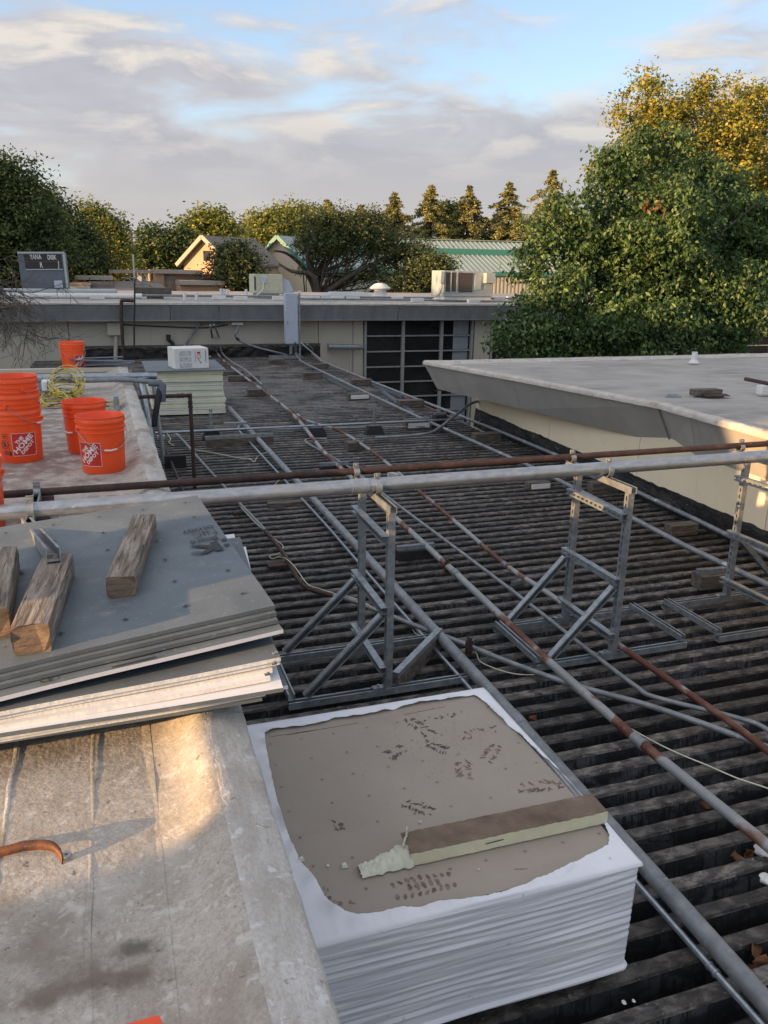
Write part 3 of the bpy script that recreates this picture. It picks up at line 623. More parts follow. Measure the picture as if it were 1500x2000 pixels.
# mushroom vent
mvp = az(742, 582, zt)
mv = thing('mushroom_vent', 'round white mushroom roof vent left of the big air conditioner', 'roof vent', tuple(mvp))
obj('stack', MB().lathe([(.30, 0), (.28, .05), (.26, .14), (.22, .2), (.22, .3), (.26, .34)], 24), M['whitepaint'], mv, 40)
obj('cap', MB().lathe([(.30, .30), (.37, .32), (.38, .36), (.33, .40), (.31, .40), (.28, .44), (.18, .50), (.04, .53), (0, .53)], 24), M['whitepaint'], mv, 40)
p = az(678, 581, zt); s_ = thing('hipped_skylight', 'low white hipped skylight on the far roof', 'skylight', tuple(p))
obj('cover', MB().hexa([Vector(q) for q in ((-.95, -.6, 0), (.95, -.6, 0), (.95, .7, 0), (-.95, .7, 0), (-.6, -.15, .20), (.6, -.15, .20), (.6, .25, .20), (-.6, .25, .20))]), M['ac'], s_)
# yellowed unit with duct
x0, x1, z0, z1, yy, dd = bx(497, 552, 536, 574, 27.5, 1)
u = thing('yellowed_unit', 'yellowed rooftop cooler with pale duct, left of the oak on the far roof', 'air conditioner', ((x0+x1)/2, yy, zt)); ul = Vector(u.location)
ob('casing', x0, x1, z0+.02, z1, yy, yy+1, M['acyellow'])
ob('open_side', x0+.0, x0+.06, z0+.12, z1-.08, yy-.01, yy, M['acbrown'], 0)
ob('stand', x0+.1, x1-.1, zt, z0+.02, yy+.1, yy+.9, M['ac'])
ob('panel', x0+.22, x0+.42, z0+.35, z1-.1, yy-.03, yy, M['boxblue'])
obj('duct', MB().hexa([Vector(q) for q in ((x1-ul.x, .1, z0-ul.z), (x1-ul.x+.45, .1, z0-ul.z-.1), (x1-ul.x+.45, .9, z0-ul.z-.1), (x1-ul.x, .9, z0-ul.z), (x1-ul.x, .1, z1-ul.z-.1), (x1-ul.x+.25, .1, z1-ul.z-.2), (x1-ul.x+.25, .9, z1-ul.z-.2), (x1-ul.x, .9, z1-ul.z-.1))]), M['boxblue'], u)
obj('cable', MB().tube(smoothpath([(x0+.3-ul.x, -.03, z0+.4-ul.z), (x0+.25-ul.x, -.06, z0+.1-ul.z), (x0-.1-ul.x, -.06, .02)], 4), .02, 6), M['whitepaint'], u, 40)
# slate blue cooler with scrawled letters
x0, x1, z0, z1, yy, dd = bx(44, 128, 494, 569, 28.5, 1.3)
u = thing('slate_cooler', 'slate blue rooftop cooler with white scrawled letters on its dark louvre', 'air conditioner', ((x0+x1)/2, yy, zt)); ul = Vector(u.location); u.rotation_euler = (0, rad(-1.2), 0)
ob('casing', x0, x1, z0, z1, yy, yy+1.2, M['slate'], .02)
W_ = x1-x0; H_ = z1-z0
lv = ob('louvre', x0+.13*W_, x0+.92*W_, z0+.58*H_, z1-.05*H_, yy-.02, yy+.02, M['acbrown'], 0)
ob('frame_rail', x0, x1, z1-.03*H_, z1+.02, yy-.04, yy+.02, M['ac'], 0)
ob('frame_rail', x0+.13*W_, x0+.92*W_, z0+.555*H_, z0+.58*H_, yy-.04, yy, M['ac'], 0)
ob('frame_post', x1-.05*W_, x1, z0, z1, yy-.03, yy, M['ac'], 0)
ob('access_panel', x0+.66*W_, x0+.95*W_, z0+.05*H_, z0+.42*H_, yy-.02, yy, M['slate'], .01)
ob('small_box', x0+.70*W_, x0+.88*W_, z0+.08*H_, z0+.28*H_, yy-.12, yy, M['boxblue'], .01)
ob('louvre_rail', x0+.13*W_, x0+.92*W_, z0+.76*H_, z0+.775*H_, yy-.03, yy-.02, M['slate'], 0)
mbs = MB()
for i in range(34): mbs.box((x0+(.14+.78*i/34)*W_-ul.x, -.024, (z0+.765*H_)-ul.z), (.012, .012, .36*H_))
obj('louvre_slat', mbs, M['cable'], u, kind='stuff')
for s, fx, fz, sz in (('YANA', .25, .83, .20), ('DISK', .62, .82, .20), ('R', .44, .62, .22), ('J', .83, .64, .25)):
    vs, fs = text_geo(s, sz, .004)
    obj('lettering', MB().add([(x0+fx*W_-ul.x+v[0]*.62, -.034, z0+fz*H_-ul.z+v[1]) for v in vs], fs), M['whitepaint'], u)
# timbers and clutter at left of the far roof
p = az(300, 583, zt); o = obj('timber_stack', MB().box((0, 0, .22), (1.1, .3, .22)).box((.05, 0, .06), (.5, .25, .12)), M['woodx'], loc=p); tag(o, 'dark weathered timber crib lying on the far roof', 'timber')
g = 'stub vents on the far roof'
sv = MB().lathe([(.05, 0), (.05, .22), (0, .22)], 12).mesh('stub_vent', M['whitepaint'], 40)
for px_, py_ in ((361, 586), (384, 586), (432, 576), (438, 576), (444, 577), (481, 577), (585, 580)):
    o = obj('stub_vent', sv, None, loc=az(px_, py_, zt)); tag(o, 'short white stub vent on the far roof, %s counted from the left' % ORD[[361, 384, 432, 438, 444, 481, 585].index(px_)], 'vent', g)
ws = thing('white_skirting', 'long white roll of sheet lying along the far roof left side', 'sheet', tuple(az(100, 583, zt)))
obj('roll', MB().tube([(-2.5, 0, .08), (2.6, 0, .08)], .08, 10), M['whitepaint'], ws, 40)
obj('sheet', MB().box((-.2, 1.5, .12), (4.2, .8, .24), bev=.05), M['ac'], ws)
bs_ = thing('bent_straps', 'twisted pale straps lying on the roof left of the timber crib', 'scrap', tuple(az(262, 562, zt)))
for dx in (0, .35):
    obj('strap', MB().tube(smoothpath([(-.5+dx, .6, .45), (-.2+dx, .4, .4), (0+dx, .2, .2), (.3+dx, .1, .15), (.6+dx, 0, 0)], 3), .035, 6), M['conduit'], bs_)

# ================================================================= THINGS ON THE DECK
PZ = .10
def dpipe(name, label, px, r, mat, z=PZ, cat='pipe', k=3, couplings=(), n=12, coup=None, cr=1.25):
    P = [az(q[0], q[1], q[2] if len(q) > 2 else z) for q in px]
    if k > 1: P = smoothpath(P, k)
    return pipe(name, label, P, r, mat, cat, n, couplings, cr, coup=coup)
dpipe('grey_conduit', 'thickest smooth grey conduit crossing the deck past the white pallet to the lower right', [(448, 797, .09), (978, 1372, .09), (1497, 1960, .09), (1760, 2255, .09)], .037, M['conduit'], k=1, couplings=(.55, 1.1, .82, .25), cr=1.12, z=.09)
a = az(448, 797, .09)
dpipe('thin_conduit', 'thin bright conduit running beside the thickest grey conduit', [(466, 832, .12), (468, 842, .11), (488, 864, .06), (551, 932, .05), (596, 981, .05), (649, 1039, .05), (746, 1152, .05), (914, 1340, .05), (1253, 1735, .05), (1487, 2000, .05), (1600, 2130, .05)], .013, M['galv'], k=2, couplings=(9.5, 13.2, 15.4, 17), n=8, cr=1.35)
dpipe('rust_patched_pipe', 'rust patched grey pipe zigzagging from the far wall to the lower right corner', [(411, 635, 1.0), (415, 660, .5), (422, 685, .15), (440, 707), (510, 760), (573, 810), (630, 880), (674, 921), (728, 974), (782, 1020), (830, 1064), (886, 1116), (958, 1184), (1050, 1272), (1180, 1388), (1248, 1448), (1372, 1548), (1500, 1652), (1620, 1750)], .026, M['patchpipe'], couplings=(33.2, 45, 25, 14.5), coup=M['conduit'])
dpipe('pale_wall_conduit', 'pale conduit dropping from the far soffit onto the deck beside the rust patched pipe', [(418, 634, 1.0), (428, 660, .5), (433, 688, .15), (452, 706), (478, 722), (505, 745), (512, 752)], .022, M['conduit'], couplings=(6,), coup=M['cable'])
dpipe('branching_pipe', 'second rust patched pipe branching off to the right of the first', [(573, 803), (600, 822), (660, 840), (720, 877), (772, 918), (824, 964), (901, 1029), (987, 1103), (1056, 1149), (1092, 1174), (1200, 1254), (1388, 1384), (1460, 1436), (1600, 1545)], .020, M['patchpipe'], couplings=(8, 21, 30, 14), coup=M['conduit'])
dpipe('hooked_conduit', 'slim grey conduit with a hooked far end between the two rust patched pipes', [(638, 857, .08), (605, 857, .08), (596, 861, .08), (606, 869, .08), (641, 888, .08), (697, 923, .08), (758, 972, .08), (900, 1078, .08), (1032, 1178, .08), (1180, 1294, .08), (1244, 1342, .08), (1280, 1362, .08), (1440, 1402, .08), (1500, 1426, .08), (1560, 1480, .08)], .014, M['conduit'], k=4, couplings=(22, 31, 35.5), n=10, cr=1.4)
dpipe('long_grey_pipe', 'long straight grey pipe from the electric box to the right edge', [(577, 668, .5), (577, 690, .16), (586, 702), (600, 712), (820, 816), (1052, 918), (1332, 1063), (1500, 1142), (1640, 1212)], .025, M['conduit'], k=2, couplings=(6.7, 8.5, 9.4, 11.2, 12.9, 14.2), coup=M['galv'], cr=1.15)
dpipe('wallside_pipe', 'grey pipe running along the foot of the cream wall', [(600, 672, .5), (612, 684, .2), (628, 706), (973, 841), (1220, 949), (1500, 1084), (1640, 1155)], .024, M['conduit'], k=2, couplings=(5, 6.8, 8.5, 9.7), coup=M['galv'], cr=1.15)
dpipe('thin_strut_brace', 'pair of thin conduits leaning from the electric box to the deck', [(586, 668, .5), (630, 705, .08)], .018, M['conduit'], k=1)
dpipe('meandering_pipe', 'left brown and grey pipe that bends under the racks and wanders to the right edge', [(324, 842), (338, 845), (352, 854), (392, 900), (428, 940), (472, 988), (518, 1036), (556, 1084), (580, 1128), (604, 1150), (652, 1164), (674, 1168), (746, 1196), (826, 1228), (850, 1236), (902, 1256), (980, 1288), (1084, 1326), (1156, 1348), (1260, 1376), (1380, 1416), (1500, 1460), (1620, 1505)], .017, M['conduit'], z=.07, couplings=(16, 33, 47), coup=M['conduit'])
dpipe('brown_pipe_length', 'dark brown rusty length of the meandering pipe right of the board stack', [(518, 1036), (556, 1084), (580, 1128), (604, 1150), (652, 1164)], .0182, M['rustpipe'], z=.07)
dpipe('slanted_brown_pipe', 'thin slanted brown pipe close to the near roof curb', [(297, 800, .3), (310, 840, .12), (360, 967, .08), (372, 1000, .06)], .018, M['rustpipe'])
# conduit looping up the right wall
pipe('wall_loop_conduit', 'conduit bending out of the cream wall corner down onto the deck', smoothpath([az(948, 785, .36), az(935, 784, .36), az(917, 790, .34), az(885, 815, .22), az(855, 838, .10), az(838, 846, .08), az(800, 851, .06), az(733, 855, .05)], 4), .022, M['conduit'])
pipe('wall_loop_conduit', 'short conduit drop hugging the cream wall corner', smoothpath([az(952, 785, .36), az(953, 800, .28), az(948, 815, .12), az(936, 824, .06)], 4), .018, M['conduit'])
# cross strut line with rubber feet
a = az(300, 835, .16); b_ = az(930, 827, .16); a.y = b_.y = (a.y+b_.y)/2
t = pipe('cross_strut', 'thin galvanised strut crossing the deck on black rubber feet', [a, b_], .016, M['galv'], n=8, cat='strut')
obj('splice', MB().box(az(460, 827, .19)-a, (.34, .06, .035)), M['strut'], t)
pipe('cross_conduit', 'thin dull conduit lying just in front of the galvanised cross strut', [az(312, 842, .04), az(830, 833, .04)], .012, M['conduit'], n=8)
def footstand(px, lab):
    p = az(px[0], px[1], .0); t = thing('rubber_foot', lab, 'pipe support', tuple(p))
    obj('foot', MB().hexa([Vector(q) for q in ((-.15, -.08, 0), (.15, -.08, 0), (.15, .08, 0), (-.15, .08, 0), (-.10, -.05, .13), (.10, -.05, .13), (.10, .05, .13), (-.10, .05, .13))]), M['black'], t)
    s = MB()
    for i in range(7): s.box((0, -.0, .15+.045*i), (.042, .03, .022)); s.box((-.016, 0, .172+.045*i), (.01, .03, .024)); s.box((.016, 0, .172+.045*i), (.01, .03, .024))
    obj('slotted_post', s, M['strut'], t); obj('base_plate', MB().box((0, 0, .138), (.16, .05, .012)), M['strut'], t)
footstand((414, 858), 'black rubber foot with slotted post left on the cross strut')
footstand((618, 852), 'black rubber foot with slotted post under the rust patched pipe')
footstand((731, 848), 'black rubber foot with slotted post at the right of the cross strut')
# timber sleepers under the pipes
def sleeper(px, size, lab, mat='woodx', rz=0, tin=False, plate=False, name='timber_sleeper'):
    p = az(px[0], px[1], 0.0)
    t = thing(name, lab, 'sleeper', tuple(p), rz)
    w, d, h = size
    obj('block', MB().box((0, d/2, h/2), (w, d, h), bev=.006), M[mat], t)
    if tin: obj('tin_face', MB().box((.01, -.004, h*.5), (w*.88, .006, h*.66)).box((w*.35, -.009, h*.5), (.012, .006, .012)).box((-w*.3, -.009, h*.6), (.012, .006, .012)), M['whitepaint'], t)
    if plate: obj('strut_cap', MB().box((0, d/2, h+.018), (w*1.02, .042, .036)).box((0, d/2-.015, h+.037), (w*1.02, .008, .006)).box((0, d/2+.015, h+.037), (w*1.02, .008, .006)), M['strut'], t)
    return t
S = [((503, 774), (.36, .2, .13), 'brown timber sleeper under the first rust patched pipe, nearest of three by the foam stack'),
     ((477, 745), (.7, .16, .12), 'wide brown timber sleeper right behind the foam stack'),
     ((452, 734), (.6, .16, .1), 'low timber sleeper at the rear edge of the foam stack'),
     ((612, 742), (.45, .18, .16), 'grey timber sleeper left of the long grey pipe at the far deck'),
     ((708, 754), (.45, .2, .14), 'grey timber sleeper between the long pipe and the wallside pipe'),
     ((805, 797), (.48, .2, .14), 'grey timber sleeper under the wallside pipe before the windows'),
     ((628, 721), (.4, .2, .13), 'grey timber sleeper where the wallside pipe starts'),
     ((542, 711), (.4, .3, .12), 'small timber sleeper left of the electric box frame'),
     ((697, 880), (.26, .16, .12), 'small tilted sleeper under the branching pipe'),
     ((954, 864), (.42, .16, .13), 'brown timber sleeper beside the cream wall foot at mid deck'),
     ((1183, 965), (.36, .12, .14), 'brown timber sleeper behind the middle rack by the wall'),
     ((1337, 1047), (.31, .12, .11), 'rounded old timber sleeper alone right of the middle rack')]
for px_, sz, lab in S: sleeper(px_, sz, lab, rz=random.uniform(-.1, .1))
sleeper((702, 781), (.42, .16, .12), 'timber sleeper with a white tin face under the long grey pipe at the far deck', tin=True)
sleeper((817, 838), (.42, .16, .12), 'timber sleeper with a white tin face where the cross strut meets the long pipe', tin=True, plate=True)
sleeper((1054, 957), (.28, .12, .09), 'timber sleeper with a bright white tin face just beyond the big pipe', tin=True)
sleeper((1395, 1152), (.25, .14, .12), 'weathered sleeper with strut cap behind the right rack post', plate=True, rz=-.1, name='timber_sleeper')
sleeper((470, 872), (.95, .12, .12), 'wide grey timber sleeper with a strut cap beside the thick conduit', plate=True)
sleeper((655, 924), (.36, .1, .09), 'black rubber sleeper with strut cap under the first rust patched pipe', mat='black', plate=True)
sleeper((815, 1093), (.34, .1, .085), 'black rubber sleeper with strut cap in the middle of the deck', mat='black', plate=True)
sleeper((862, 838), (.2, .16, .22), 'black rubber sleeper by the wall loop conduit', mat='black', plate=True)
sleeper((344, 915), (.26, .1, .16), 'dark block beside the near roof curb', mat='black')
sleeper((570, 990), (.5, .1, .05), 'low grey sleeper lying just behind the big pipe', mat='woodx')
sleeper((548, 1111), (.2, .1, .03), 'small rusty plate under the brown length of pipe', mat='rustpipe', name='rusty_plate')
sleeper((470, 1006), (.15, .08, .03), 'small rusty plate under the meandering pipe near the board stack', mat='rustpipe', name='rusty_plate')
o = obj('board_scrap', MB().hexa([Vector(q) for q in ((0, 0, 0), (.3, -.03, 0), (.28, .05, 0), (.02, .1, 0), (.01, 0, .13), (.29, -.03, .05), (.27, .04, .05), (.03, .09, .14))]), M['roofedge'], loc=az(757, 944, 0.0)); tag(o, 'pale broken board scrap behind the big galvanised pipe', 'scrap')
t = thing('timber_plank', 'grey timber plank with strut on top lying askew between the left and middle racks', 'plank', tuple(az(772, 1340, 0)))
q0 = az(772, 1340, .05)-t.location; q1 = az(858, 1250, .05)-t.location
obj('plank', MB().bar(q0, q1, .04, .10), M['woodx'], t); obj('strut_cap', MB().bar(q0+Vector((0, 0, .072)), q1+Vector((0, 0, .072)), .041, .035), M['strut'], t)

def channel(a, b, n, w=.041, slots=True, lip=True, mb=None):
    mb = mb or MB(); a, b, n = Vector(a), Vector(b), Vector(n).normalized(); L = (b-a).length; t = (b-a)/L
    n = (n-t*n.dot(t)).normalized(); s = t.cross(n); th = .0028
    def slab(t0, t1, s0, s1, n0, n1):
        P_ = lambda x, y, z: a+t*x+s*y+n*z
        c = [P_(t0, s0, n0), P_(t1, s0, n0), P_(t1, s1, n0), P_(t0, s1, n0), P_(t0, s0, n1), P_(t1, s0, n1), P_(t1, s1, n1), P_(t0, s1, n1)]
        mb.hexa(c)
    h = w/2
    slab(0, L, -h, -h+th, -h, h-th); slab(0, L, h-th, h, -h, h-th)
    if lip: slab(0, L, -h+th, -h+.009, -h, -h+th); slab(0, L, h-.009, h-th, -h, -h+th)
    if slots:
        slab(0, L, -h, -.006, h-th, h); slab(0, L, .006, h, h-th, h)
        x = .012
        while x < L:
            slab(x-.011, min(x+.011, L), -.006, .006, h-th, h); x += .05
    else: slab(0, L, -h, h, h-th, h)
    return mb
for o in (( 'strut_offcut', (635, 737), (690, 763), 'loose strut channel lying beside the long grey pipe'), ('strut_offcut', (725, 750), (787, 775), 'upper loose strut channel before the windows'), ('strut_offcut', (747, 765), (808, 808), 'lower loose strut channel crossing towards the long grey pipe')):
    a, b_ = az(*o[1], .03), az(*o[2], .03); q = obj(o[0], channel(a-a, b_-a, (0, 0, -1), .05, False), M['galv'], loc=a); tag(q, o[3], 'strut')
a, b_ = az(1000, 1140, .03), az(1026, 1132, .03); q = obj('strut_offcut', channel(a-a, b_-a, (0, 0, -1), .03, False), M['strut'], loc=a); tag(q, 'tiny strut offcut lying beside the branching pipe', 'strut')

# ---- strut racks carrying the two big pipes
YN, YF_ = 3.95, 4.52
def band(c, ctr, r, w=.036):
    c.grid(lambda u, v: (ctr[0]+[-w/2, -w/2, w/2, w/2][int(round(v*3))], ctr[1]+math.cos(u*2*math.pi)*(r+[.0005, .005, .005, .0005][int(round(v*3))]), ctr[2]+math.sin(u*2*math.pi)*(r+[.0005, .005, .005, .0005][int(round(v*3))])), 24, 3)
def rack(lab, xn, xf, xl, xr, zt_, right_end=True, left_brace=True, slot_=True):
    t = thing('strut_rack', lab, 'pipe rack', (xn, YN, 0), group='strut racks under the big pipes'); o0 = Vector((xn, YN, 0))
    def O(name, mb): return obj(name, mb, M['strut'], t)
    def ch(name, a, b, n, **k): return O(name, channel(Vector(a)-o0, Vector(b)-o0, n, **k))
    bz = .045
    ch('post', (xn, YN, bz+.02), (xn, YN, zt_), (-1, 0, 0)); ch('post', (xf, YF_, bz+.02), (xf, YF_, zt_), (-1, 0, 0))
    ch('top_rail', (xn, YN-.04, zt_+.021), (xf, YF_+.14, zt_+.021), (0, 0, -1), slots=False)
    for z in (zt_-.145, zt_-.57, .19): ch('cross_rail', (xn-.042, YN-.035, z), (xf-.042, YF_+.035, z), (-1, 0, 0) if slot_ and z > .3 else (1, 0, 0), slots=slot_ and z > .3)
    ch('base_rail', (xl, YN-.005, bz), (xr, YN-.005, bz), (0, 0, -1), slots=False)
    ch('base_rail', (xl, YF_, bz), (xr, YF_, bz), (0, 0, -1), slots=False)
    ch('end_rail', (xl+.02, YN+.0, bz+.042), (xl+.02, YF_+.0, bz+.042), (0, 0, -1), slots=False)
    if right_end: ch('end_rail', (xr-.02, YN+.0, bz+.042), (xr-.02, YF_+.0, bz+.042), (0, 0, -1), slots=False)
    if left_brace:
        ch('brace', (xl+.1, YN, bz+.04), (xn-.045, YN, .52), (0, 1, 0), slots=False)
        ch('brace', (xl+.1, YF_, bz+.04), (xf-.045, YF_, .52), (0, 1, 0), slots=False)
    else:
        ch('brace', (xr-.1, YF_, bz+.04), (xf+.045, YF_, .52), (.6, 0, .6), slots=False)
    for y in (YN, YF_):
        xx = xn if y == YN else xf
        f = MB(); f.box((xx-xn-.05, y-YN, bz+.026), (.09, .04, .006)); f.box((xx-xn-.023, y-YN, bz+.06), (.006, .04, .08)); f.tube([(xx-xn-.06, y-YN, bz+.026), (xx-xn-.06, y-YN, bz+.042)], .009, 6); O('foot_bracket', f)
    for y, r in ((4.2, .043), (4.62, .025)):
        c = MB(); zc2 = zt_+.044+r-.004
        band(c, (0, y-YN, zc2), r)
        c.box((0, y-YN, zc2+r+.018), (.036, .012, .034)); c.tube([(0, y-YN-.02, zc2+r+.024), (0, y-YN+.02, zc2+r+.024)], .009, 8)
        O('pipe_clamp', c)
    return t
zrack = 1.135
xfar = lambda x: x
rack('left strut rack, tall and narrow, behind the far edge of the white wrapped pallet', 1.395, 1.405, .80, 1.9, zrack, right_end=False, slot_=False)
rack('middle strut rack standing free with its whole base frame showing', 2.935, 2.93, 2.37, 3.50, zrack)
rack('right strut rack cut by the right edge, near the cream wall', 4.36, 4.34, 3.76, 4.95, zrack, left_brace=False)
# two big pipes across
zb_ = zrack+.044+.041
t = pipe('galvanised_pipe', 'big bright galvanised pipe crossing the whole deck on the racks', [Vector((-1.6, 4.2, zb_)), Vector((5.6, 4.2, zb_+.02))], .0405, M['galv'], n=28, smooth=True)
x = ay(702, 962, 4.2).x+1.6
obj('sleeve', MB().tube([(x-.05, 0, x*.0028), (x+.05, 0, x*.0028)], .0432, 28), M['galv'], t, 40)
x = .35
t = pipe('brown_steel_pipe', 'long dark brown steel pipe crossing behind the big galvanised one', [Vector((-1.6, 4.62, zrack+.068)), Vector((5.6, 4.62, zrack+.081))], .0215, M['rustpipe'], n=16)

# left support on the near roof
t = thing('roof_pipe_stand', 'strut and block support clamping both big pipes on the near roof', 'pipe support', (-.44, 4.3, 1.122))
obj('block', MB().box((.03, .12, .025), (.1, .5, .05), bev=.005), M['rustpipe'], t); obj('white_end', MB().box((.1, .1, .03), (.05, .22, .06), bev=.004), M['white'], t)
obj('channel', channel((0, -.2, .066), (0, .42, .066), (0, 0, -1), slots=False), M['strut'], t)
for y, r in ((-.1, .043), (.32, .024)):
    c = MB(); zz = zb_-1.122 if y < 0 else zrack+.068-1.122
    band(c, (0, y, zz), r)
    c.box((0, y, zz+r+.018), (.034, .014, .036)); c.tube([(-.018, y, zz+r+.02), (.018, y, zz+r+.02)], .009, 8); obj('pipe_clamp', c, M['strut'], t)

# ---- white wrapped pallet of boards
X0, X1, YA, YB, ZT = .37, 1.575, 1.83, 3.075, .50
t = thing('wrapped_board_pallet', 'waist-high stack of boards in torn white wrap showing a brown footprinted top', 'board pallet', ((X0+X1)/2, (YA+YB)/2, 0)); o0 = Vector(t.location)
rc = .025
def rrect(s, inset=0.0):
    x0, x1, y0, y1 = X0+inset, X1-inset, YA+inset, YB-inset
    w, h = x1-x0-2*rc, y1-y0-2*rc; q = math.pi*rc/2; L = 2*w+2*h+4*q; d = (s % 1)*L
    for k, (l, c, a0, st, dr) in enumerate((('s', None, 0, (x0+rc, y0), (1, 0)), ('c', (x1-rc, y0+rc), -90, 0, 0), ('s', 0, 0, (x1, y0+rc), (0, 1)), ('c', (x1-rc, y1-rc), 0, 0, 0), ('s', 0, 0, (x1-rc, y1), (-1, 0)), ('c', (x0+rc, y1-rc), 90, 0, 0), ('s', 0, 0, (x0, y1-rc), (0, -1)), ('c', (x0+rc, y0+rc), 180, 0, 0))):
        ll = q if l == 'c' else (w if k in (0, 4) else h)
        if d <= ll or k == 7:
            if l == 's': return st[0]+dr[0]*d, st[1]+dr[1]*d, -dr[1]*-1 if False else dr[1], -dr[0]
            a = rad(a0)+d/rc; return c[0]+rc*math.cos(a), c[1]+rc*math.sin(a), math.cos(a), math.sin(a)
        d -= ll
def side(u, v):
    x, y, nx, ny = rrect(u)
    z = .03+(ZT-.03)*v
    th = u*2*math.pi
    ph = z*1.0+.05*mn.noise((x*1.2, y*1.2, 0))
    f = .5+.5*math.sin(ph*215+3.5*mn.noise((x*2.4, y*2.4, z*7)))
    g = mn.noise((x*2.5, y*2.5, z*60)); g2 = mn.noise((x*5, y*5, z*150))
    amp = .0012+.0042*max(0, mn.noise((x*2.2, y*2.2, z*9+3))+.25)
    d = f*amp+.0035*g*min(1, (1-v)*6)+.0016*g2
    cr = max(abs(nx), abs(ny)); d *= 1.0 if cr > .98 else .5
    if v > .93: d *= (1-v)/.07
    tp = -.012*(1-v)
    rd = 0
    if v > .985: rd = -.004
    if v < .06: rd = -.012*(1-v/.06)+.014*(1 if .03 < v else 0)
    d += tp+rd+.010*mn.noise((x*1.5+4, y*1.5, z*2))
    return (x+nx*d-o0.x, y+ny*d-o0.y, z)
obj('wrap_side', MB().grid(side, 420, 170), M['wrap'], t, 180)
bb = MB(); nb = 36
for i in range(1): bb.box((0, 0, .265), (X1-X0-.06, YB-YA-.06, .46))
obj('board_stack', bb, M['boardedge'], t)
obj('kraft_top', MB().box((0, 0, ZT-.004), (X1-X0-.06, YB-YA-.06, .008)), M['kraft'], t)
inner = [(517, 1432), (545, 1424), (590, 1420), (635, 1411), (650, 1405), (700, 1400), (760, 1388), (820, 1374), (880, 1366), (925, 1359), (945, 1371), (965, 1393), (1010, 1432), (1060, 1478), (1110, 1520), (1150, 1552), (1185, 1585), (1178, 1604), (1183, 1618), (1190, 1634), (1188, 1652), (1165, 1668), (1135, 1680), (1080, 1706), (1000, 1738), (930, 1755), (860, 1766), (800, 1775), (740, 1782), (700, 1789), (672, 1782), (650, 1772), (634, 1752), (626, 1735), (610, 1712), (588, 1685), (570, 1650), (556, 1612), (540, 1560), (527, 1500), (519, 1455)]
inn = [az(a, b, ZT+.003) for a, b in inner]
ctr = Vector((.97, 2.45, 0))
N = 420
def hit(ang):
    d = Vector((math.cos(ang), math.sin(ang), 0)); best = .3
    for i in range(len(inn)):
        p, q = inn[i]-ctr, inn[(i+1) % len(inn)]-ctr; e = q-p
        den = d.x*e.y-d.y*e.x
        if abs(den) < 1e-9: continue
        s = (p.x*e.y-p.y*e.x)/den; w = (p.x*d.y-p.y*d.x)/den
        if s > 0 and -1e-6 <= w <= 1+1e-6: best = s
    return best
def outer(ang):
    d = (math.cos(ang), math.sin(ang)); hx = (X1-ctr.x if d[0] > 0 else ctr.x-X0); hy = (YB-ctr.y if d[1] > 0 else ctr.y-YA)
    return min(hx/abs(d[0]) if abs(d[0]) > 1e-6 else 9, hy/abs(d[1]) if abs(d[1]) > 1e-6 else 9)
def film(u, v):
    ang = u*2*math.pi; r0 = hit(ang)*(1+.004*mn.noise((u*90, 0, 1))+.004*mn.noise((u*330, 2, 1))); r1 = outer(ang)+.0015
    r0 = min(r0, r1-.012)
    r = r0+(r1-r0)*v
    x = ctr.x+math.cos(ang)*r; y = ctr.y+math.sin(ang)*r
    z = ZT+.002+(.009*(1-v)**3)*(1+1.3*mn.noise((x*16, y*16, 0)))+.006*(.5+.5*mn.noise((x*9, y*9, 2)))*math.sin(math.pi*min(1, v*1.05))+.002*mn.noise((x*30, y*8, 4))
    z = max(z, ZT+.0006)
    if v > .97: z = ZT-.012
    elif v > .87: z = ZT-.0005; x = ctr.x+math.cos(ang)*(r1-.004); y = ctr.y+math.sin(ang)*(r1-.004)
    return (x-o0.x, y-o0.y, z)
obj('torn_film', MB().grid(film, 1000, 10), M['wrap'], t, 180)
# crease of film at the near-left corner and along the left side
def frl(u, v):
    a = az(634, 1752, ZT)-o0; b = az(628, 1830, ZT)-o0; b.z = ZT-.03
    p = a.lerp(b, v); return (p.x+(u-.5)*.05*(1-.3*v), p.y+.0, ZT+.012*math.sin(math.pi*u)*(1-v*.2))
# dirt prints, crosses and ink on the brown top (flat print)
pm = MB(); pf = MB()
def blob(mb, cx, cy, w, h, a, z=ZT+.0012, n=7):
    vs = []
    for i in range(n):
        th = 2*math.pi*i/n; r = random.uniform(.45, 1.25); x = math.cos(th)*w*r; y = math.sin(th)*h*r
        vs.append((cx+x*math.cos(a)-y*math.sin(a)-o0.x, cy+x*math.sin(a)+y*math.cos(a)-o0.y, z+random.uniform(0, .0004)))
    mb.add(vs, [tuple(range(n))])
def tread(mb, c, L, Wd, a, keep, seed):
    r = random.Random(seed)
    for i in range(11):
        for sgn in (-1, 1):
            if r.random() > keep: continue
            u = (i/10-.5)*L+r.uniform(-.012, .012); half = Wd/2*(1-.5*abs(i/10-.35)**1.5)
            v = sgn*half*.5; aa = a+sgn*.7
            x = c.x+u*math.cos(a)-v*math.sin(a); y = c.y+u*math.sin(a)+v*math.cos(a)
            blob(mb, x+r.uniform(-.006, .006), y+r.uniform(-.006, .006), half*r.uniform(.25, .5), L*r.uniform(.02, .04), aa+math.pi/2+r.uniform(-.5, .5), n=9)
            if r.random() < .5: blob(mb, x+r.uniform(-.01, .01), y+r.uniform(-.01, .01), .008, .005, r.uniform(0, 3))
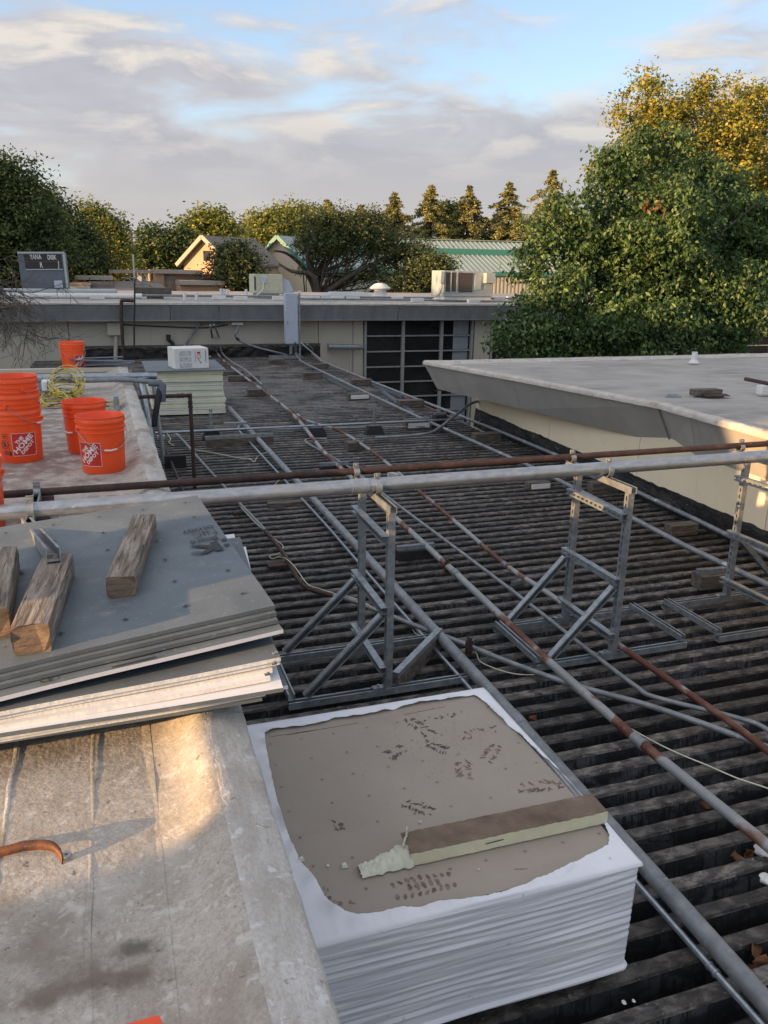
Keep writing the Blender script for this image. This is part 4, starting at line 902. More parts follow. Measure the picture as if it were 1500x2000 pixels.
for (px_, L, Wd, a, keep, mb_) in (((770, 1470), .10, .09, .4, .8, pm), ((820, 1420), .16, .09, 1.9, .75, pm), ((855, 1460), .10, .08, 2.2, .85, pm), ((818, 1578), .10, .08, 2.3, .95, pm), ((658, 1612), .05, .04, 1.9, .7, pm), ((905, 1500), .13, .09, 1.2, .7, pf), ((960, 1470), .12, .08, .7, .6, pf), ((1060, 1535), .16, .09, -.2, .75, pf), ((940, 1430), .16, .08, 0, .5, pf), ((860, 1402), .22, .03, .05, .6, pm), ((650, 1750), .12, .05, -.9, .4, pf)):
    tread(mb_, az(px_[0], px_[1], ZT), L, Wd, a, keep, px_[0])
c0 = az(830, 1728, ZT)
for i in range(9):
    for v_, w_, l_ in ((-.036, .013, .0075), (0, .017, .0085), (.036, .013, .0075)):
        if v_ == 0 and not 1 < i < 7: continue
        u_ = -.10+.024*i; k_ = 1-.35*abs(i-3.5)/5; a_ = -.05
        blob(pf, c0.x+u_*math.cos(a_)-v_*k_*math.sin(a_), c0.y+u_*math.sin(a_)+v_*k_*math.cos(a_), l_, w_, a_+(.35 if v_ > 0 else -.35 if v_ < 0 else 0), n=8)
for i in range(420):
    p = az(random.gauss(850, 90), random.gauss(1440, 45), ZT); blob(random.choice((pm, pf)), p.x, p.y, random.uniform(.0008, .0035), random.uniform(.0006, .002), random.uniform(0, 3), n=5)
for i in range(260):
    p = az(random.uniform(560, 1150), random.uniform(1420, 1760), ZT)
    if X0+.08 < p.x < X1-.1 and YA+.1 < p.y < YB-.1: blob(pf, p.x, p.y, random.uniform(.0006, .002), random.uniform(.0006, .0016), 0, n=5)
def cross(mb, p, s, z, a=.2):
    for k in (0, math.pi/2):
        dx, dy = math.cos(a+k)*s, math.sin(a+k)*s; ex, ey = -math.sin(a+k)*s*.1, math.cos(a+k)*s*.1
        x, y = p.x-o0.x, p.y-o0.y
        mb.add([(x-dx-ex, y-dy-ey, z), (x+dx-ex, y+dy-ey, z), (x+dx+ex, y+dy+ey, z), (x-dx+ex, y-dy+ey, z)], [(0, 1, 2, 3)])
for i in range(8):
    for j in range(7):
        cross(pf, Vector((.50+.145*i+random.uniform(-.01, .01), 2.0+.15*j, 0)), .008, ZT+.0014, random.uniform(.1, .5))
for (a, b) in (((525, 1440), (620, 1425)), ((560, 1436), (700, 1412)), ((790, 1396), (870, 1380)), ((1005, 1698), (1030, 1697)), ((930, 1640), (965, 1635))):
    p, q = az(*a, ZT)-o0, az(*b, ZT)-o0; pf.bar((p.x, p.y, ZT+.001), (q.x, q.y, ZT+.001), .002, .0006)
obj('boot_print', pm, M['printdark'], t, kind='stuff'); obj('faint_print', pf, M['printfaint'], t, kind='stuff')
# foam strip on top
xa, xb, y0 = az(800, 1687, ZT+.008).x, az(1181, 1605, ZT+.008).x+.005, 2.045
st = thing('foam_strip', 'cream foam strip with brown paper face and broken left end on the wrapped pallet', 'foam strip', (xa, y0, ZT+.006), rz=rad(-.6))
def strip(u, v):
    return None
L = xb-xa
def fs(u, v):
    pr = [(0, 0), (0, .022), (.0, .046), (.012, .0465), (.10, .047), (.105, .0), (0, 0)][int(round(v*6))]
    return (u*L+.004*mn.noise((pr[0]*30, pr[1]*60, u*2))*(1 if u in (0, 1) else 0), pr[0]+.0025*mn.noise((u*18, v*3, 0)), pr[1]+.0015*mn.noise((u*20, v*9, 2)))
obj('foam', MB().grid(fs, 90, 6), M['foam'], st, 40)
obj('end_cap', MB().box((L-.002, .052, .023), (.004, .10, .044)), M['foam'], st); obj('end_cap', MB().box((.002, .05, .022), (.004, .1, .04)), M['foam'], st)
def face(u, v):
    x = u*L; yl = .001+.002*mn.noise((u*14, 0, 5)); e = .02*max(0, .06-u)/.06*mn.noise((v*8, 3, 0))
    return (x+e+(.012*mn.noise((v*14, 0, 1)) if u < .02 else 0), yl+v*(.108-yl)+.004*mn.noise((u*30, v, 0)), .0485+.002*mn.noise((u*25, v*4, 3)))
obj('brown_facer', MB().grid(face, 90, 8), M['kraftdark'], st, 40)
br = MB()
def brk(u, v):
    x = -.17+.18*u; h = (.012+.03*u**1.5)*(1-abs(v-.5)**3*5)
    return (x+.006*mn.noise((v*9, u*5, 0)), -.004+.012*mn.noise((u*7, 0, 2))+v*(.058+.04*u+.012*mn.noise((u*12, 5, 0))), max(0.0, h+.010*mn.noise((u*16, v*12, 1))*(1 if 0 < v < 1 else 0)) if 0 < v < 1 else 0)
br.grid(brk, 30, 12); obj('crumbled_end', br, M['foampale'], st, 180)
def curlp(u, v):
    return (.0+.03*u-.02*v+.01*mn.noise((u*4, v*4, 0)), .06+.05*u-.03*v, .04+.05*math.sin(v*2.2)*u+.012*mn.noise((u*6, v*6, 2)))
obj('torn_curl', MB().grid(curlp, 8, 8), M['foampale'], st, 180)
obj('ink_mark', MB().bar((L*.36, -.0025, .026), (L*.45, -.0025, .029), .0008, .003), M['print'], st)
for px_, s, w_ in (((588, 1678), .012, 'pale foam crumb at the torn left edge of the wrap'), ((820, 1605), .006, 'pale foam crumb behind the foam strip'), ((935, 1698), .004, 'tiny pale foam crumb in front of the foam strip'), ((640, 1690), .006, 'small pale foam crumb left of the broken strip end'), ((672, 1690), .012, 'largest foam crumb touching the broken strip end')):
    p = az(*px_, ZT+.006); o = obj('foam_crumb', MB().hexa([Vector(q)*s for q in ((-1, -.6, -.3), (1, -.8, -.3), (.8, .7, -.3), (-.9, .5, -.3), (-.6, -.5, .5), (.7, -.3, .3), (.5, .5, .6), (-.7, .6, .2))]), M['foampale'], loc=p); tag(o, w_, 'foam crumb', 'foam crumbs on the pallet')

# ---- stack of cement backer boards on the curb
def plate(name, lab, FR, BR, FLp, th, mat, length=1.55, cat='board', edge=None, width=None, group=None):
    FR, BR, FLp = Vector(FR), Vector(BR), Vector(FLp); u = (FLp-FR).normalized(); v = BR-FR
    if width: v = v.normalized()*width
    t = thing(name, lab, cat, tuple(FR), group=group); n = u.cross(v).normalized()
    if n.z < 0: n = -n
    nu, nv = 14, 8
    def top(a, b):
        p = u*length*a+v*b; p = p+n*(.004*mn.noise((a*3, b*3, FR.z*9))-.03*max(0, a-.35)**2)
        return p
    mb = MB(); mb.grid(lambda a, b: tuple(top(a, b)), nu, nv); mb.grid(lambda a, b: tuple(top(1-a, b)-n*th), nu, nv)
    obj('face', mb, mat, t, 30)
    e = MB()
    e.grid(lambda a, b: tuple(top(a, 0)-n*th*(1-b)), nu, 1); e.grid(lambda a, b: tuple(top(1-a, 1)-n*th*(1-b)), nu, 1)
    e.grid(lambda a, b: tuple(top(0, 1-a)-n*th*(1-b)), nv, 1); e.grid(lambda a, b: tuple(top(1, a)-n*th*(1-b)), nv, 1)
    obj('edge', e, edge or mat, t, 30); return t, u, v, n
top_t = None
DZ = .05
spec = [  # FR px, FR z, left px y at x=0, left z, BR px or None, mat, edge, label
    ((537, 1183), 1.420, 1306, 1.372, (385, 967), 'board', 'board', 'topmost grey green cement board of the stack on the curb, carrying the weathered blocks'),
    ((540, 1197), 1.405, 1321, 1.357, None, 'board', 'board', 'second cement board from the top of the curb stack'),
    ((543, 1211), 1.390, 1337, 1.342, None, 'board', 'board', 'third cement board from the top of the curb stack'),
    ((553, 1230), 1.374, 1361, 1.326, None, 'board', 'white', 'cement board with a pale front edge and ink print, fourth in the curb stack'),
    ((548, 1283), 1.325, 1390, 1.29, None, 'board', 'boardedge', 'cement board with a sunlit tan corner, below the pale edged one'),
    ((546, 1290), 1.310, 1396, 1.276, (469, 1049), 'board', 'boardedge', 'speckled board whose back corner pokes out right of the stack'),
    ((532, 1306), 1.293, 1403, 1.262, (480, 1068), 'white', 'boardedge', 'upper white vinyl panel of the curb stack'),
    ((562, 1338), 1.252, 1437, 1.228, None, 'board', 'boardedge', 'board jutting furthest right under the white panels'),
    ((553, 1343), 1.263, 1432, 1.24, (457, 1043), 'white', 'board', 'lower bluish white vinyl panel jutting out to the right'),
    ((528, 1322), 1.280, 1417, 1.252, None, 'white', 'boardedge', 'middle white vinyl panel of the curb stack'),
    ((518, 1352), 1.235, 1442, 1.215, None, 'board', 'boardedge', 'second lowest board of the curb stack'),
    ((512, 1363), 1.220, 1447, 1.205, None, 'board', 'board', 'lowest board of the stack, lying on the curb')]
spec = sorted(spec, key=lambda s: -s[1])
for i, (fr, z, ly, lz, brp, mt, ed_, lab) in enumerate(spec):
    FR = az(*fr, z); FL = az(0, ly, lz)
    if brp: BR = az(*brp, z)
    else:
        u = (FL-FR).normalized(); u.z = 0; vv = Vector((-u.y, u.x, 0)).normalized()
        if vv.y < 0: vv = -vv
        BR = FR+vv*1.28
    t_, u_, v_, n_ = plate('cement_board' if mt == 'board' else 'vinyl_panel', lab, FR, BR, FL, .0125 if z > 1.23 else .01, M[mt], edge=M[ed_])
    if i == 0: top_t, TU, TV, TN = t_, u_, v_, n_
    if i == 3: b4 = (t_, u_, v_, n_)
def bp(px_, lift=.0):  # a point on the top board under a sight line
    FR = Vector(top_t.location); d = ray(*px_); s = (FR-EYE).dot(TN)/d.dot(TN); return EYE+d*s+TN*lift
ink = MB()
def inktext(s, pc, size, bold, ang, squash=1.0, o0=None):
    vs, fs_ = text_geo(s, size, bold)
    c = bp(pc)-Vector(top_t.location); ca, sa = math.cos(ang), math.sin(ang)
    ex = -TU; ey = TV.normalized()
    P_ = []
    for x, y, z in vs:
        x, y = x*squash, y; X_, Y_ = x*ca-y*sa, x*sa+y*ca
        P_.append(tuple(c+ex*X_+ey*Y_+TN*.0045))
    ink.add(P_, fs_)
A180 = math.pi
inktext('K', (426, 1059), .135, .007, A180+.06, 1.05)
inktext('Board', (423, 1048), .06, .0008, A180+.06, .72)
inktext('NIC', (421, 1035), .085, -.001, A180+.06, .68)
inktext('OLOGY', (415, 1027), .048, .001, A180+.06, .75)
inktext('®', (391, 1077), .05, 0, A180+.06, 1)
for (a, b) in (((433, 1057), (442, 1055)), ((438, 1067), (448, 1065))):
    p, q = bp(a)-Vector(top_t.location), bp(b)-Vector(top_t.location); ink.bar(p+TN*.0046, q+TN*.0046, .022, .0006)
obj('ink_print', ink, M['print'], top_t); ink = MB()
inktext('90', (48, 1117), .045, 0, A180+.06, 1)
for i in range(9):
    for j in range(6):
        c = -Vector(top_t.location)+bp((537, 1183))+TU*(.07+.18*i)+TV*(.10+.165*j); 
        for k in (0, math.pi/2):
            d = (-TU*math.cos(k+.1)+TV.normalized()*math.sin(k+.1)); e = (-TU*-math.sin(k+.1)+TV.normalized()*math.cos(k+.1))
            ink.add([tuple(c-d*.010-e*.0022+TN*.0047), tuple(c+d*.010-e*.0022+TN*.0047), tuple(c+d*.010+e*.0022+TN*.0047), tuple(c-d*.010+e*.0022+TN*.0047)], [(0, 1, 2, 3)])
obj('ink_marks', ink, M['print'], top_t, kind='stuff')
# ink on the fourth board, near its front edge
t4, u4, v4, n4 = b4; mb = MB()
for s, d, sz, ang in (('OEI', .64, .05, math.pi/2), ):
    vs, fs_ = text_geo(s, sz, .001)
    for k in range(1):
        c = u4*d+v4.normalized()*.012
        mb.add([tuple(c-u4*(x*math.cos(ang)-y*math.sin(ang))+v4.normalized()*(x*math.sin(ang)+y*math.cos(ang))*.8+n4*.005) for x, y, z in vs], fs_)
mb.bar(u4*.37+v4*.035+n4*.005, u4*.47+v4*.035+n4*.005, .02, .001); mb.bar(u4*.37+v4*.008+n4*.005, u4*.49+v4*.008+n4*.005, .005, .001)
obj('ink_print', mb, M['print'], t4)
# bits of rusty hardware on white panel ends
for px_, z, lab in (((538, 1277), 1.336, 'small rusted fastener on the corner of the upper boards'), ((522, 1318), 1.30, 'dark snap fitting in the corner of the white vinyl panel'), ((535, 1297), 1.31, 'small dark hole plate on the bluish white panel')):
    o = obj('fastener', MB().box((0, 0, .002), (.016, .010, .004), rz=.2).box((.004, .002, .005), (.006, .006, .004)), M['strut'], loc=az(*px_, z)); tag(o, lab, 'fastener')

# weathered blocks on the top board
def wblock(lab, nearp, farp, w, h, zn):
    N_ = bp(nearp); N_.z = N_.z+h/2
    zf = bp((farp[0], farp[1]+20)).z+h
    F_ = az(farp[0], farp[1], zf); F_.z -= h/2
    t = thing('timber_block', lab, 'timber block', tuple(N_-Vector((0, 0, h/2+.0))), 0)
    d = (F_-N_); L = d.length; yaw = math.atan2(-d.x, d.y); t.rotation_euler = (0, -.085 if False else 0, yaw)
    sl = math.atan2(d.z, math.hypot(d.x, d.y))
    n = 26; mb = MB()
    prof_ = []
    k = 5
    for sx, sy in ((-1, -1), (1, -1), (1, 1), (-1, 1)): prof_.append((sx, sy))
    ringp = []
    for i in range(4):
        a, b = prof_[i], prof_[(i+1) % 4]
        for j in range(k): ringp.append((a[0]+(b[0]-a[0])*j/k, a[1]+(b[1]-a[1])*j/k))
    nr_ = len(ringp); vs = []
    sd = nearp[0]
    for i in range(n+1):
        y = L*i/n
        for x, z in ringp:
            c_ = max(abs(x), abs(z)); rr_ = 1-.06*(abs(x)*abs(z))**3
            w_ = 1+.035*mn.noise((x*2+sd, z*2, y*1.5))+.03*mn.noise((x*9+sd, z*9, y*3))
            ex = .012*mn.noise((x*3, z*3, sd+i)) if i in (0, n) else 0
            vs.append((x*w/2*rr_*w_, y+ex, h/2+z*h/2*rr_*w_+y*math.tan(sl)))
    fs_ = []
    for i in range(n):
        for j in range(nr_): fs_.append((i*nr_+j, i*nr_+(j+1) % nr_, (i+1)*nr_+(j+1) % nr_, (i+1)*nr_+j))
    mb.add(vs, fs_); obj('timber', mb, M['wood'], t, 50)
    e = MB(); e.add(vs[:nr_], [tuple(range(nr_))[::-1]]); obj('end_grain', e, M['woodend'], t); e = MB(); e.add(vs[-nr_:], [tuple(range(nr_))]); obj('end_grain', e, M['woodend'], t)
    return t
wblock('grey brown weathered timber block nearest the middle of the top cement board', (238, 1167), (281, 1004), .090, .072, 0)
wblock('cracked weathered timber block under the end of the sunlit strut', (64, 1277), (112, 1082), .100, .088, 0)
wblock('weathered timber block cut by the left edge of the picture', (-16, 1250), (2, 1068), .105, .095, 0)
a = az(104, 1083, 1.50); b_ = ay(52, 1020, 3.95)
q = thing('leaning_strut', 'sunlit strut channel leaning from the pipe clamp onto the cracked timber block', 'strut', tuple(a)); obj('channel', channel((0, 0, 0), b_-a, (0, 0, -1), .045, False), M['strut'], q)

GZ0 = -3.3
# ---- buckets
def bucket_meshes():
    H_ = .365
    pr = [(0, .003), (.128, .003), (.131, 0), (.134, .006), (.1445, .255), (.1445, .262), (.1515, .264), (.1515, .269), (.146, .272), (.146, .293), (.1525, .295), (.1525, .300), (.147, .303), (.1475, .325), (.1545, .327), (.1555, .34), (.1515, .348), (.1515, .362), (.1535, .3655), (.1500, .3665), (.147, .36), (.131, .012), (0, .010)]
    return MB().lathe(pr, 56).mesh('body', M['orange'], 35)
BODY = bucket_meshes()
def brad(z): return .134+(.1445-.134)*(z-.006)/.25
def logo(phi, side=.155, zc=.13):
    red = MB(); wh = MB()
    def mp(a, b, lift): r = brad(zc+b*side)+lift; th = phi+a*side/.139; return (r*math.sin(th), -r*math.cos(th), zc+b*side)
    red.grid(lambda u, v: mp(u-.5, v-.5, .0006), 14, 4)
    for (a0, a1, b0, b1) in ((-.5, .5, .485, .5), (-.5, .5, -.5, -.485), (-.5, -.485, -.5, .5), (.485, .5, -.5, .5)):
        wh.grid(lambda u, v: mp(a0+(a1-a0)*u, b0+(b1-b0)*v, .0012), 14 if a1-a0 > .5 else 1, 1 if a1-a0 > .5 else 4)
    c45 = math.sqrt(.5)
    for s, Lw, Hh, off in (('THE', .40, .155, .20), ('HOME', 1.04, .235, -.055), ('DEPOT', .74, .155, -.25)):
        vs, fs_ = text_geo(s, 1, .035, 1)
        xs_ = [v[0] for v in vs]; ys_ = [v[1] for v in vs]; w = max(xs_)-min(xs_); h = max(ys_)-min(ys_)
        P_ = []
        for v in vs:
            x = ((v[0]-min(xs_))/w-.5)*Lw; y = (v[1]-min(ys_))/h*Hh+off
            x -= .35*(y-off-Hh/2)*0
            xx = (x*c45-y*c45); yy_ = (x*c45+y*c45)
            P_.append(mp(max(-.48, min(.48, xx)), max(-.48, min(.48, yy_)), .0013))
        wh.add(P_, fs_)
    return red, wh
def bail(phi, drop):
    mb = MB(); r = .156; P_ = []
    for i in range(25):
        a = math.pi*i/24; x = math.cos(a)*r; dd = math.sin(a)
        P_.append((x, -dd*(.148 if drop else .1)-.004, .285-dd*(.13 if drop else -.1)))
    R_ = Matrix.Rotation(phi, 3, 'Z'); P_ = [R_ @ Vector(p) for p in P_]
    mb.tube(P_, .0022, 6); g = MB().tube([P_[10], P_[12], P_[14]], .006, 8); return mb, g
def bucket(lab, p, phi=None, bailphi=None, group=None, fine=False):
    t = thing('bucket', lab, 'bucket', tuple(p), group=group); obj('body', BODY, None, t)
    if phi is not None:
        r_, w_ = logo(phi); l = obj('label', r_, M['label_red'], t, 180); obj('label_print', w_, M['label_white'], l, 180)
    if bailphi is not None:
        a_, g_ = bail(bailphi, True); h_ = obj('handle', a_, M['galv'], t, 180); obj('grip', g_, M['label_white'], h_, 180)
    f = bailphi or 0
    for s in (-1, 1): obj('ear', MB().box((s*.152*math.cos(f), s*.152*math.sin(f), .285), (.02, .02, .022), rz=f, bev=.004), M['orange'], t)
    return t
z0 = 1.12
p_ = az(205, 916, z0); fb_ = math.atan2(p_.x, p_.y)  # facing the eye
bucket('front orange bucket with wire handle hanging over its white logo', az(204, 917, z0), phi=-.62, bailphi=.35)
pS = az(44, 897, z0)
b1 = bucket('lowest bucket of the stack of three, full logo showing', pS, phi=.28)
blk = MB()
def mpb(a, z, l=.001): r = brad(z)+l; return (r*math.sin(a), -r*math.cos(a), z)
for (a0, a1, z_0, z_1) in ((-.75, -.45, .20, .203), (-.75, -.45, .06, .063), (-.455, -.445, .06, .2), (-.75, -.5, .185, .192), (-.75, -.52, .172, .178), (-.75, -.5, .083, .087), (-.75, -.5, .074, .078), (-.75, -.5, .066, .070), (-.47, -.36, .055, .083)): blk.grid(lambda u, v: mpb(a0+(a1-a0)*u, z_0+(z_1-z_0)*v), 4, 1)
for i in range(24):
    a = 2*math.pi*i/24; b = 2*math.pi*(i+1)/24
    blk.add([mpb(-.66+math.cos(a)*.2, .13+math.sin(a)*.03), mpb(-.66+math.cos(b)*.2, .13+math.sin(b)*.03), mpb(-.66+math.cos(b)*.17, .13+math.sin(b)*.026), mpb(-.66+math.cos(a)*.17, .13+math.sin(a)*.026)], [(0, 1, 2, 3)])
for (a, z, w, h) in ((-.70, .14, .05, .006), (-.64, .132, .04, .010), (-.60, .12, .05, .004), (-.70, .12, .03, .008)): blk.grid(lambda u, v: mpb(a+w*(u-.5)*2, z+h*(v-.5)*2), 2, 1)
obj('warning_print', blk, M['print'], b1)
bucket('middle bucket nested in the stack of three', pS+Vector((.003, 0, .105)), bailphi=1.2)
bucket('top bucket of the stack of three', pS+Vector((-.002, .003, .21)), bailphi=2.0)
bucket('orange bucket between the stack and the front bucket, its logo hidden', az(172, 880, z0), bailphi=-.9)
bucket('lone orange bucket near the far end of the near roof', az(145, 724, z0), phi=.72, bailphi=.5)
bucket('orange bucket barely entering at the left edge of the picture', ay(-47, 1015, 4.32)*1.0+Vector((0, 0, 0)), bailphi=0).location.z = z0
p = az(242, 2016, 1.19)
t = thing('orange_tool_case', 'rounded orange-red plastic tool poking in at the bottom edge', 'tool', (p.x, p.y-.02, 1.135), .03)
obj('shell', MB().box((0, 0, .03), (.125, .07, .06), bev=.012), M['orange'], t, 50); obj('handle', MB().box((.02, -.05, .03), (.08, .05, .03), bev=.01), M['black'], t, 50)

# ---- rusty strap near the eye
P_ = smoothpath([az(-60, 1672, 1.128), az(0, 1664, 1.135), az(50, 1652, 1.142), az(95, 1651, 1.145), az(115, 1664, 1.138), az(122, 1682, 1.126)], 6)
t = thing('rusty_strap', 'bent rusty pipe strap with a bolt eye on the near roof at left', 'strap', tuple(P_[0])); mb = MB()
for i in range(len(P_)-1):
    a, b = P_[i]-P_[0], P_[i+1]-P_[0]; s = .011
    sd = Vector((.05, .6, .8)).normalized()*s
    if i == 0: mb.v += [tuple(a-sd), tuple(a+sd)]
    mb.v += [tuple(b-sd), tuple(b+sd)]; mb.f.append((2*i, 2*i+2, 2*i+3, 2*i+1)); mb.mi.append(0)
o = obj('strap', mb, mk('bright_rust', [(.35, (.06, .026, .018)), (.65, (.20, .075, .03))], scale=18, rough=.6, metal=.2, bump=.3), t, 180)
md = o.modifiers.new('thickness', 'SOLIDIFY'); md.thickness = .003; md.offset = 0
e = az(130, 1674, 1.124)-P_[0]
obj('bolt_eye', MB().lathe([(.004, 0), (.011, 0), (.012, .004), (.011, .008), (.004, .008), (.004, 0)], 16, c=e), M['strut'], t, 40)

# ---- yellow cord
def coil(name, lab, c, n, r, seed, mat, th=.006, rz=1):
    rr_ = random.Random(seed); P_ = []
    for k in range(n*14):
        a = 2*math.pi*k/14; q = k/(n*14)
        rx = r*(.75+.35*mn.noise((q*8, seed, 0))); ry = r*(.8+.4*mn.noise((q*8, seed, 5)))
        P_.append((math.cos(a)*rx+.35*r*mn.noise((q*5, 1, seed)), math.sin(a)*ry+.35*r*mn.noise((q*5, 4, seed)), .01+.07*q*rz*(1+.7*math.sin(a))+.01*mn.noise((k*.3, 0, seed))))
    o = obj(name, MB().tube(smoothpath(P_, 2), th, 6), mat, loc=c, smooth=180); tag(o, lab, 'cord')
coil('power_cord', 'yellow and black power cord heaped in a coil behind the orange buckets', az(130, 775, 1.13), 11, .20, 3, M['cord'], rz=2.6)
coil('power_cord', 'lower loose loops of yellow cord left of the second bucket', az(108, 792, 1.13), 7, .17, 8, M['cord'], rz=1.0)
coil('power_cord', 'small yellow cord loop right of the second bucket by the curb', az(214, 792, 1.13), 2, .13, 5, M['cord'], rz=.2)
# ---- grey strips behind the far bucket
t = thing('strip_heap', 'heap of grey metal strips right of the far bucket', 'metal strips', tuple(az(196, 722, 1.13)))
for i in range(9):
    mb = MB().box((random.uniform(-.1, .15), random.uniform(-.15, .15), .015+.016*i), (random.uniform(.45, .8), .07, .012), rz=random.uniform(-.35, .5), ry=random.uniform(-.05, .05))
    obj('strip', mb, M['slate'], t)
# ---- pipes over the near roof and down its side
ya = 9.3
pipe('curb_pipe', 'pale galvanised pipe crossing the near roof behind the buckets', smoothpath([Vector((-3, ya, 1.25)), Vector((.22, ya, 1.25)), Vector((.28, ya, 1.22)), Vector((.31, ya, 1.12)), Vector((.36, ya-.5, .5)), Vector((.40, ya-1.0, .05))], 3), .036, M['galv'], n=14)
q = [ay(0, 743, 8.9), ay(150, 744, 8.9), ay(236, 741, 8.9), ay(300, 746, 8.9)]
pipe('grey_plastic_conduit', 'thin grey conduit in front of the galvanised curb pipe ending in a dark fitting', q, .026, M['conduit'], couplings=(1.95, .5))
t = thing('service_fitting', 'dark elbow fitting and hose dropping beside the foam board stack', 'pipe fitting', tuple(ay(312, 748, 8.9)))
l0 = Vector(t.location); obj('elbow', MB().tube([Vector((-.12, 0, .0)), Vector((0, 0, .0)), Vector((.02, 0, -.02)), Vector((.01, 0, -.2))], [.03, .042, .048, .04], 14), M['slate'], t, 40)
obj('hose', MB().tube([ay(313, 760, 8.9)-l0, ay(308, 785, 8.85)-l0, ay(303, 815, 8.8)-l0, ay(301, 834, 8.8)-l0], [.038, .032, .03, .03], 12), M['black'], t, 40)
yb = az(374, 958, 0.0).y
zz = ay(250, 776, yb).z
xx_ = ay(371, 775, yb).x
pipe('brown_elbow_pipe', 'thin brown pipe crossing the curb then turning straight down to the deck', smoothpath([Vector((ay(85, 777, yb).x, yb, zz)), Vector((xx_-.1, yb, zz)), Vector((xx_-.03, yb, zz)), Vector((xx_, yb, zz-.03)), Vector((xx_, yb, zz-.1)), Vector((xx_+.0, yb, .02))], 3), .021, M['rustpipe'], couplings=(3, 12), cr=1.3)
t = thing('curb_bracket', 'small strut bracket holding the brown pipe on the curb', 'bracket', tuple(az(228, 795, 1.16))); obj('bracket', MB().box((0, 0, .05), (.05, .3, .09)).box((0, -.05, .1), (.04, .1, .02)), M['strut'], t)
t = thing('bench_bracket', 'black strut and white block under the curb pipe behind the bucket stack', 'pipe support', tuple(az(92, 768, 1.14))); obj('block', MB().box((-.1, .2, .06), (.2, .55, .12)), M['strut'], t); obj('cap', MB().box((.02, -.1, .1), (.1, .2, .1), bev=.01), M['white'], t)
t = thing('side_ladder_frame', 'dark pipe frame beside the far end of the near roof', 'frame', (.35, 10.6, 0))
obj('frame', MB().tube([(-.1, 0, 0), (-.1, 0, 1.08), (.14, .0, 1.08)], .025, 8).tube([(.2, -.3, 0), (.14, 0, 1.05)], .025, 8), M['conduit'], t)
# small white and blue scraps by the curb foot
for px_, lab in (((307, 823), 'small pale plastic cap at the foot of the black hose'), ((315, 857), 'small pale block beside the curb under the slanted pipe'), ((276, 752), 'small blue scrap beside the curb pipe')):
    o = obj('plastic_cap', MB().box((0, 0, .03), (.1, .08, .05), bev=.01), M['boxblue'], loc=az(*px_, .03)); tag(o, lab, 'scrap')

# ---- stack of cream foam boards with carton
fx0, fx1, fy0, fy1 = .59, 1.80, 13.85, 15.35
nB = 20; hB = .0365
me = MB().box((0, 0, 0), (1.21, 1.5, .033), bev=.003).mesh('foam_board', M['foam'])
me2 = MB().box((0, 0, 0), (1.21, 1.5, .033), bev=.003).mesh('foam_board', M['foampale'])
for i in range(nB):
    low = i < 7
    o = bpy.data.objects.new('foam_board', me if (i in (4,) or i > 15) else me2); COL.objects.link(o)
    o.location = ((fx0+fx1)/2+random.uniform(-.012, .012)+(.03 if low else 0), (fy0+fy1)/2+random.uniform(-.02, .02)-(.03 if low else 0), .02+hB*(i+.5)); o.rotation_euler = (random.uniform(-.002, .002), random.uniform(-.004, .004), random.uniform(-.01, .01)+(-.02 if low else 0))
    tag(o, 'cream foam insulation board, %s from the bottom of the tall stack' % ORD[i], 'foam board', 'foam boards in the stack')
ztop = .02+hB*nB
o = obj('cover_board', MB().box((0, 0, 0), (1.32, 1.62, .012)), M['board'], loc=((fx0+fx1)/2, (fy0+fy1)/2-.0, ztop+.008)); tag(o, 'thin grey cover board on top of the cream foam stack', 'board')
t = thing('white_carton', 'white printed carton standing on the foam board stack', 'carton', ((fx0+fx1)/2+.08, fy0+.42, ztop+.015), .16)
zc0 = 0
obj('box', MB().box((0, .02, .17), (.58, .5, .34), bev=.008), M['carton'], t)
pr_ = MB()
for k in range(3): pr_.box((-.11, -.233, .06+.1*k), (.20, .004, .075))
obj('text_block', pr_, M['cartonprint'], t)
obj('red_label', MB().box((.12, -.233, .265), (.055, .004, .035)), M['label_red'], t)
pr_ = MB().tube([(.12+.03*math.cos(a_), -.232, .20+.03*math.sin(a_)) for a_ in [i*math.pi/8 for i in range(17)]], .003, 4); pr_.tube([(.10, -.232, .17), (.13, -.232, .13), (.155, -.232, .09)], .004, 4).tube([(.13, -.232, .09), (.165, -.232, .10)], .003, 4)
pr_.box((.06, -.232, .2), (.004, .004, .2)).box((.24, -.232, .2), (.008, .004, .2)); obj('symbol_print', pr_, M['print'], t)
obj('tape', MB().box((-.291, .02, .17), (.003, .06, .34)).box((-.0, .02, .341), (.58, .06, .002)), M['foampale'], t)

# ---- thin wires
def wire(lab, L, r=.0035, mat='wire', k=5):
    P_ = smoothpath([az(*q) if len(q) == 3 else az(q[0], q[1], .02) for q in L], k)
    o = obj('thin_wire', MB().tube([p-P_[0] for p in P_], r, 5), M[mat], loc=P_[0], smooth=180); tag(o, lab, 'wire')
wire('loose wire looping beside the thick conduit at mid deck', [(376, 878), (420, 885), (460, 893), (488, 897), (497, 902), (502, 893), (512, 887), (522, 884, .1)], .005)
wire('loose pale wire draped over the thick conduit behind the brown pipe', [(520, 960), (538, 945), (551, 931, .08), (565, 922, .12), (575, 923, .1)], .004)
wire('curled pale wire by the curb foot', [(325, 845), (333, 857), (330, 864), (340, 870)], .006)
wire('pale wire wound along the brown length of the meandering pipe', [(470, 990, .1), (500, 1022, .1), (528, 1046), (551, 1064), (552, 1072), (545, 1080), (527, 1086), (532, 1091), (545, 1088), (560, 1092, .09), (578, 1110, .09), (600, 1140, .1), (625, 1150, .06), (656, 1160, .08), (690, 1168, .05), (730, 1186, .05)], .004)
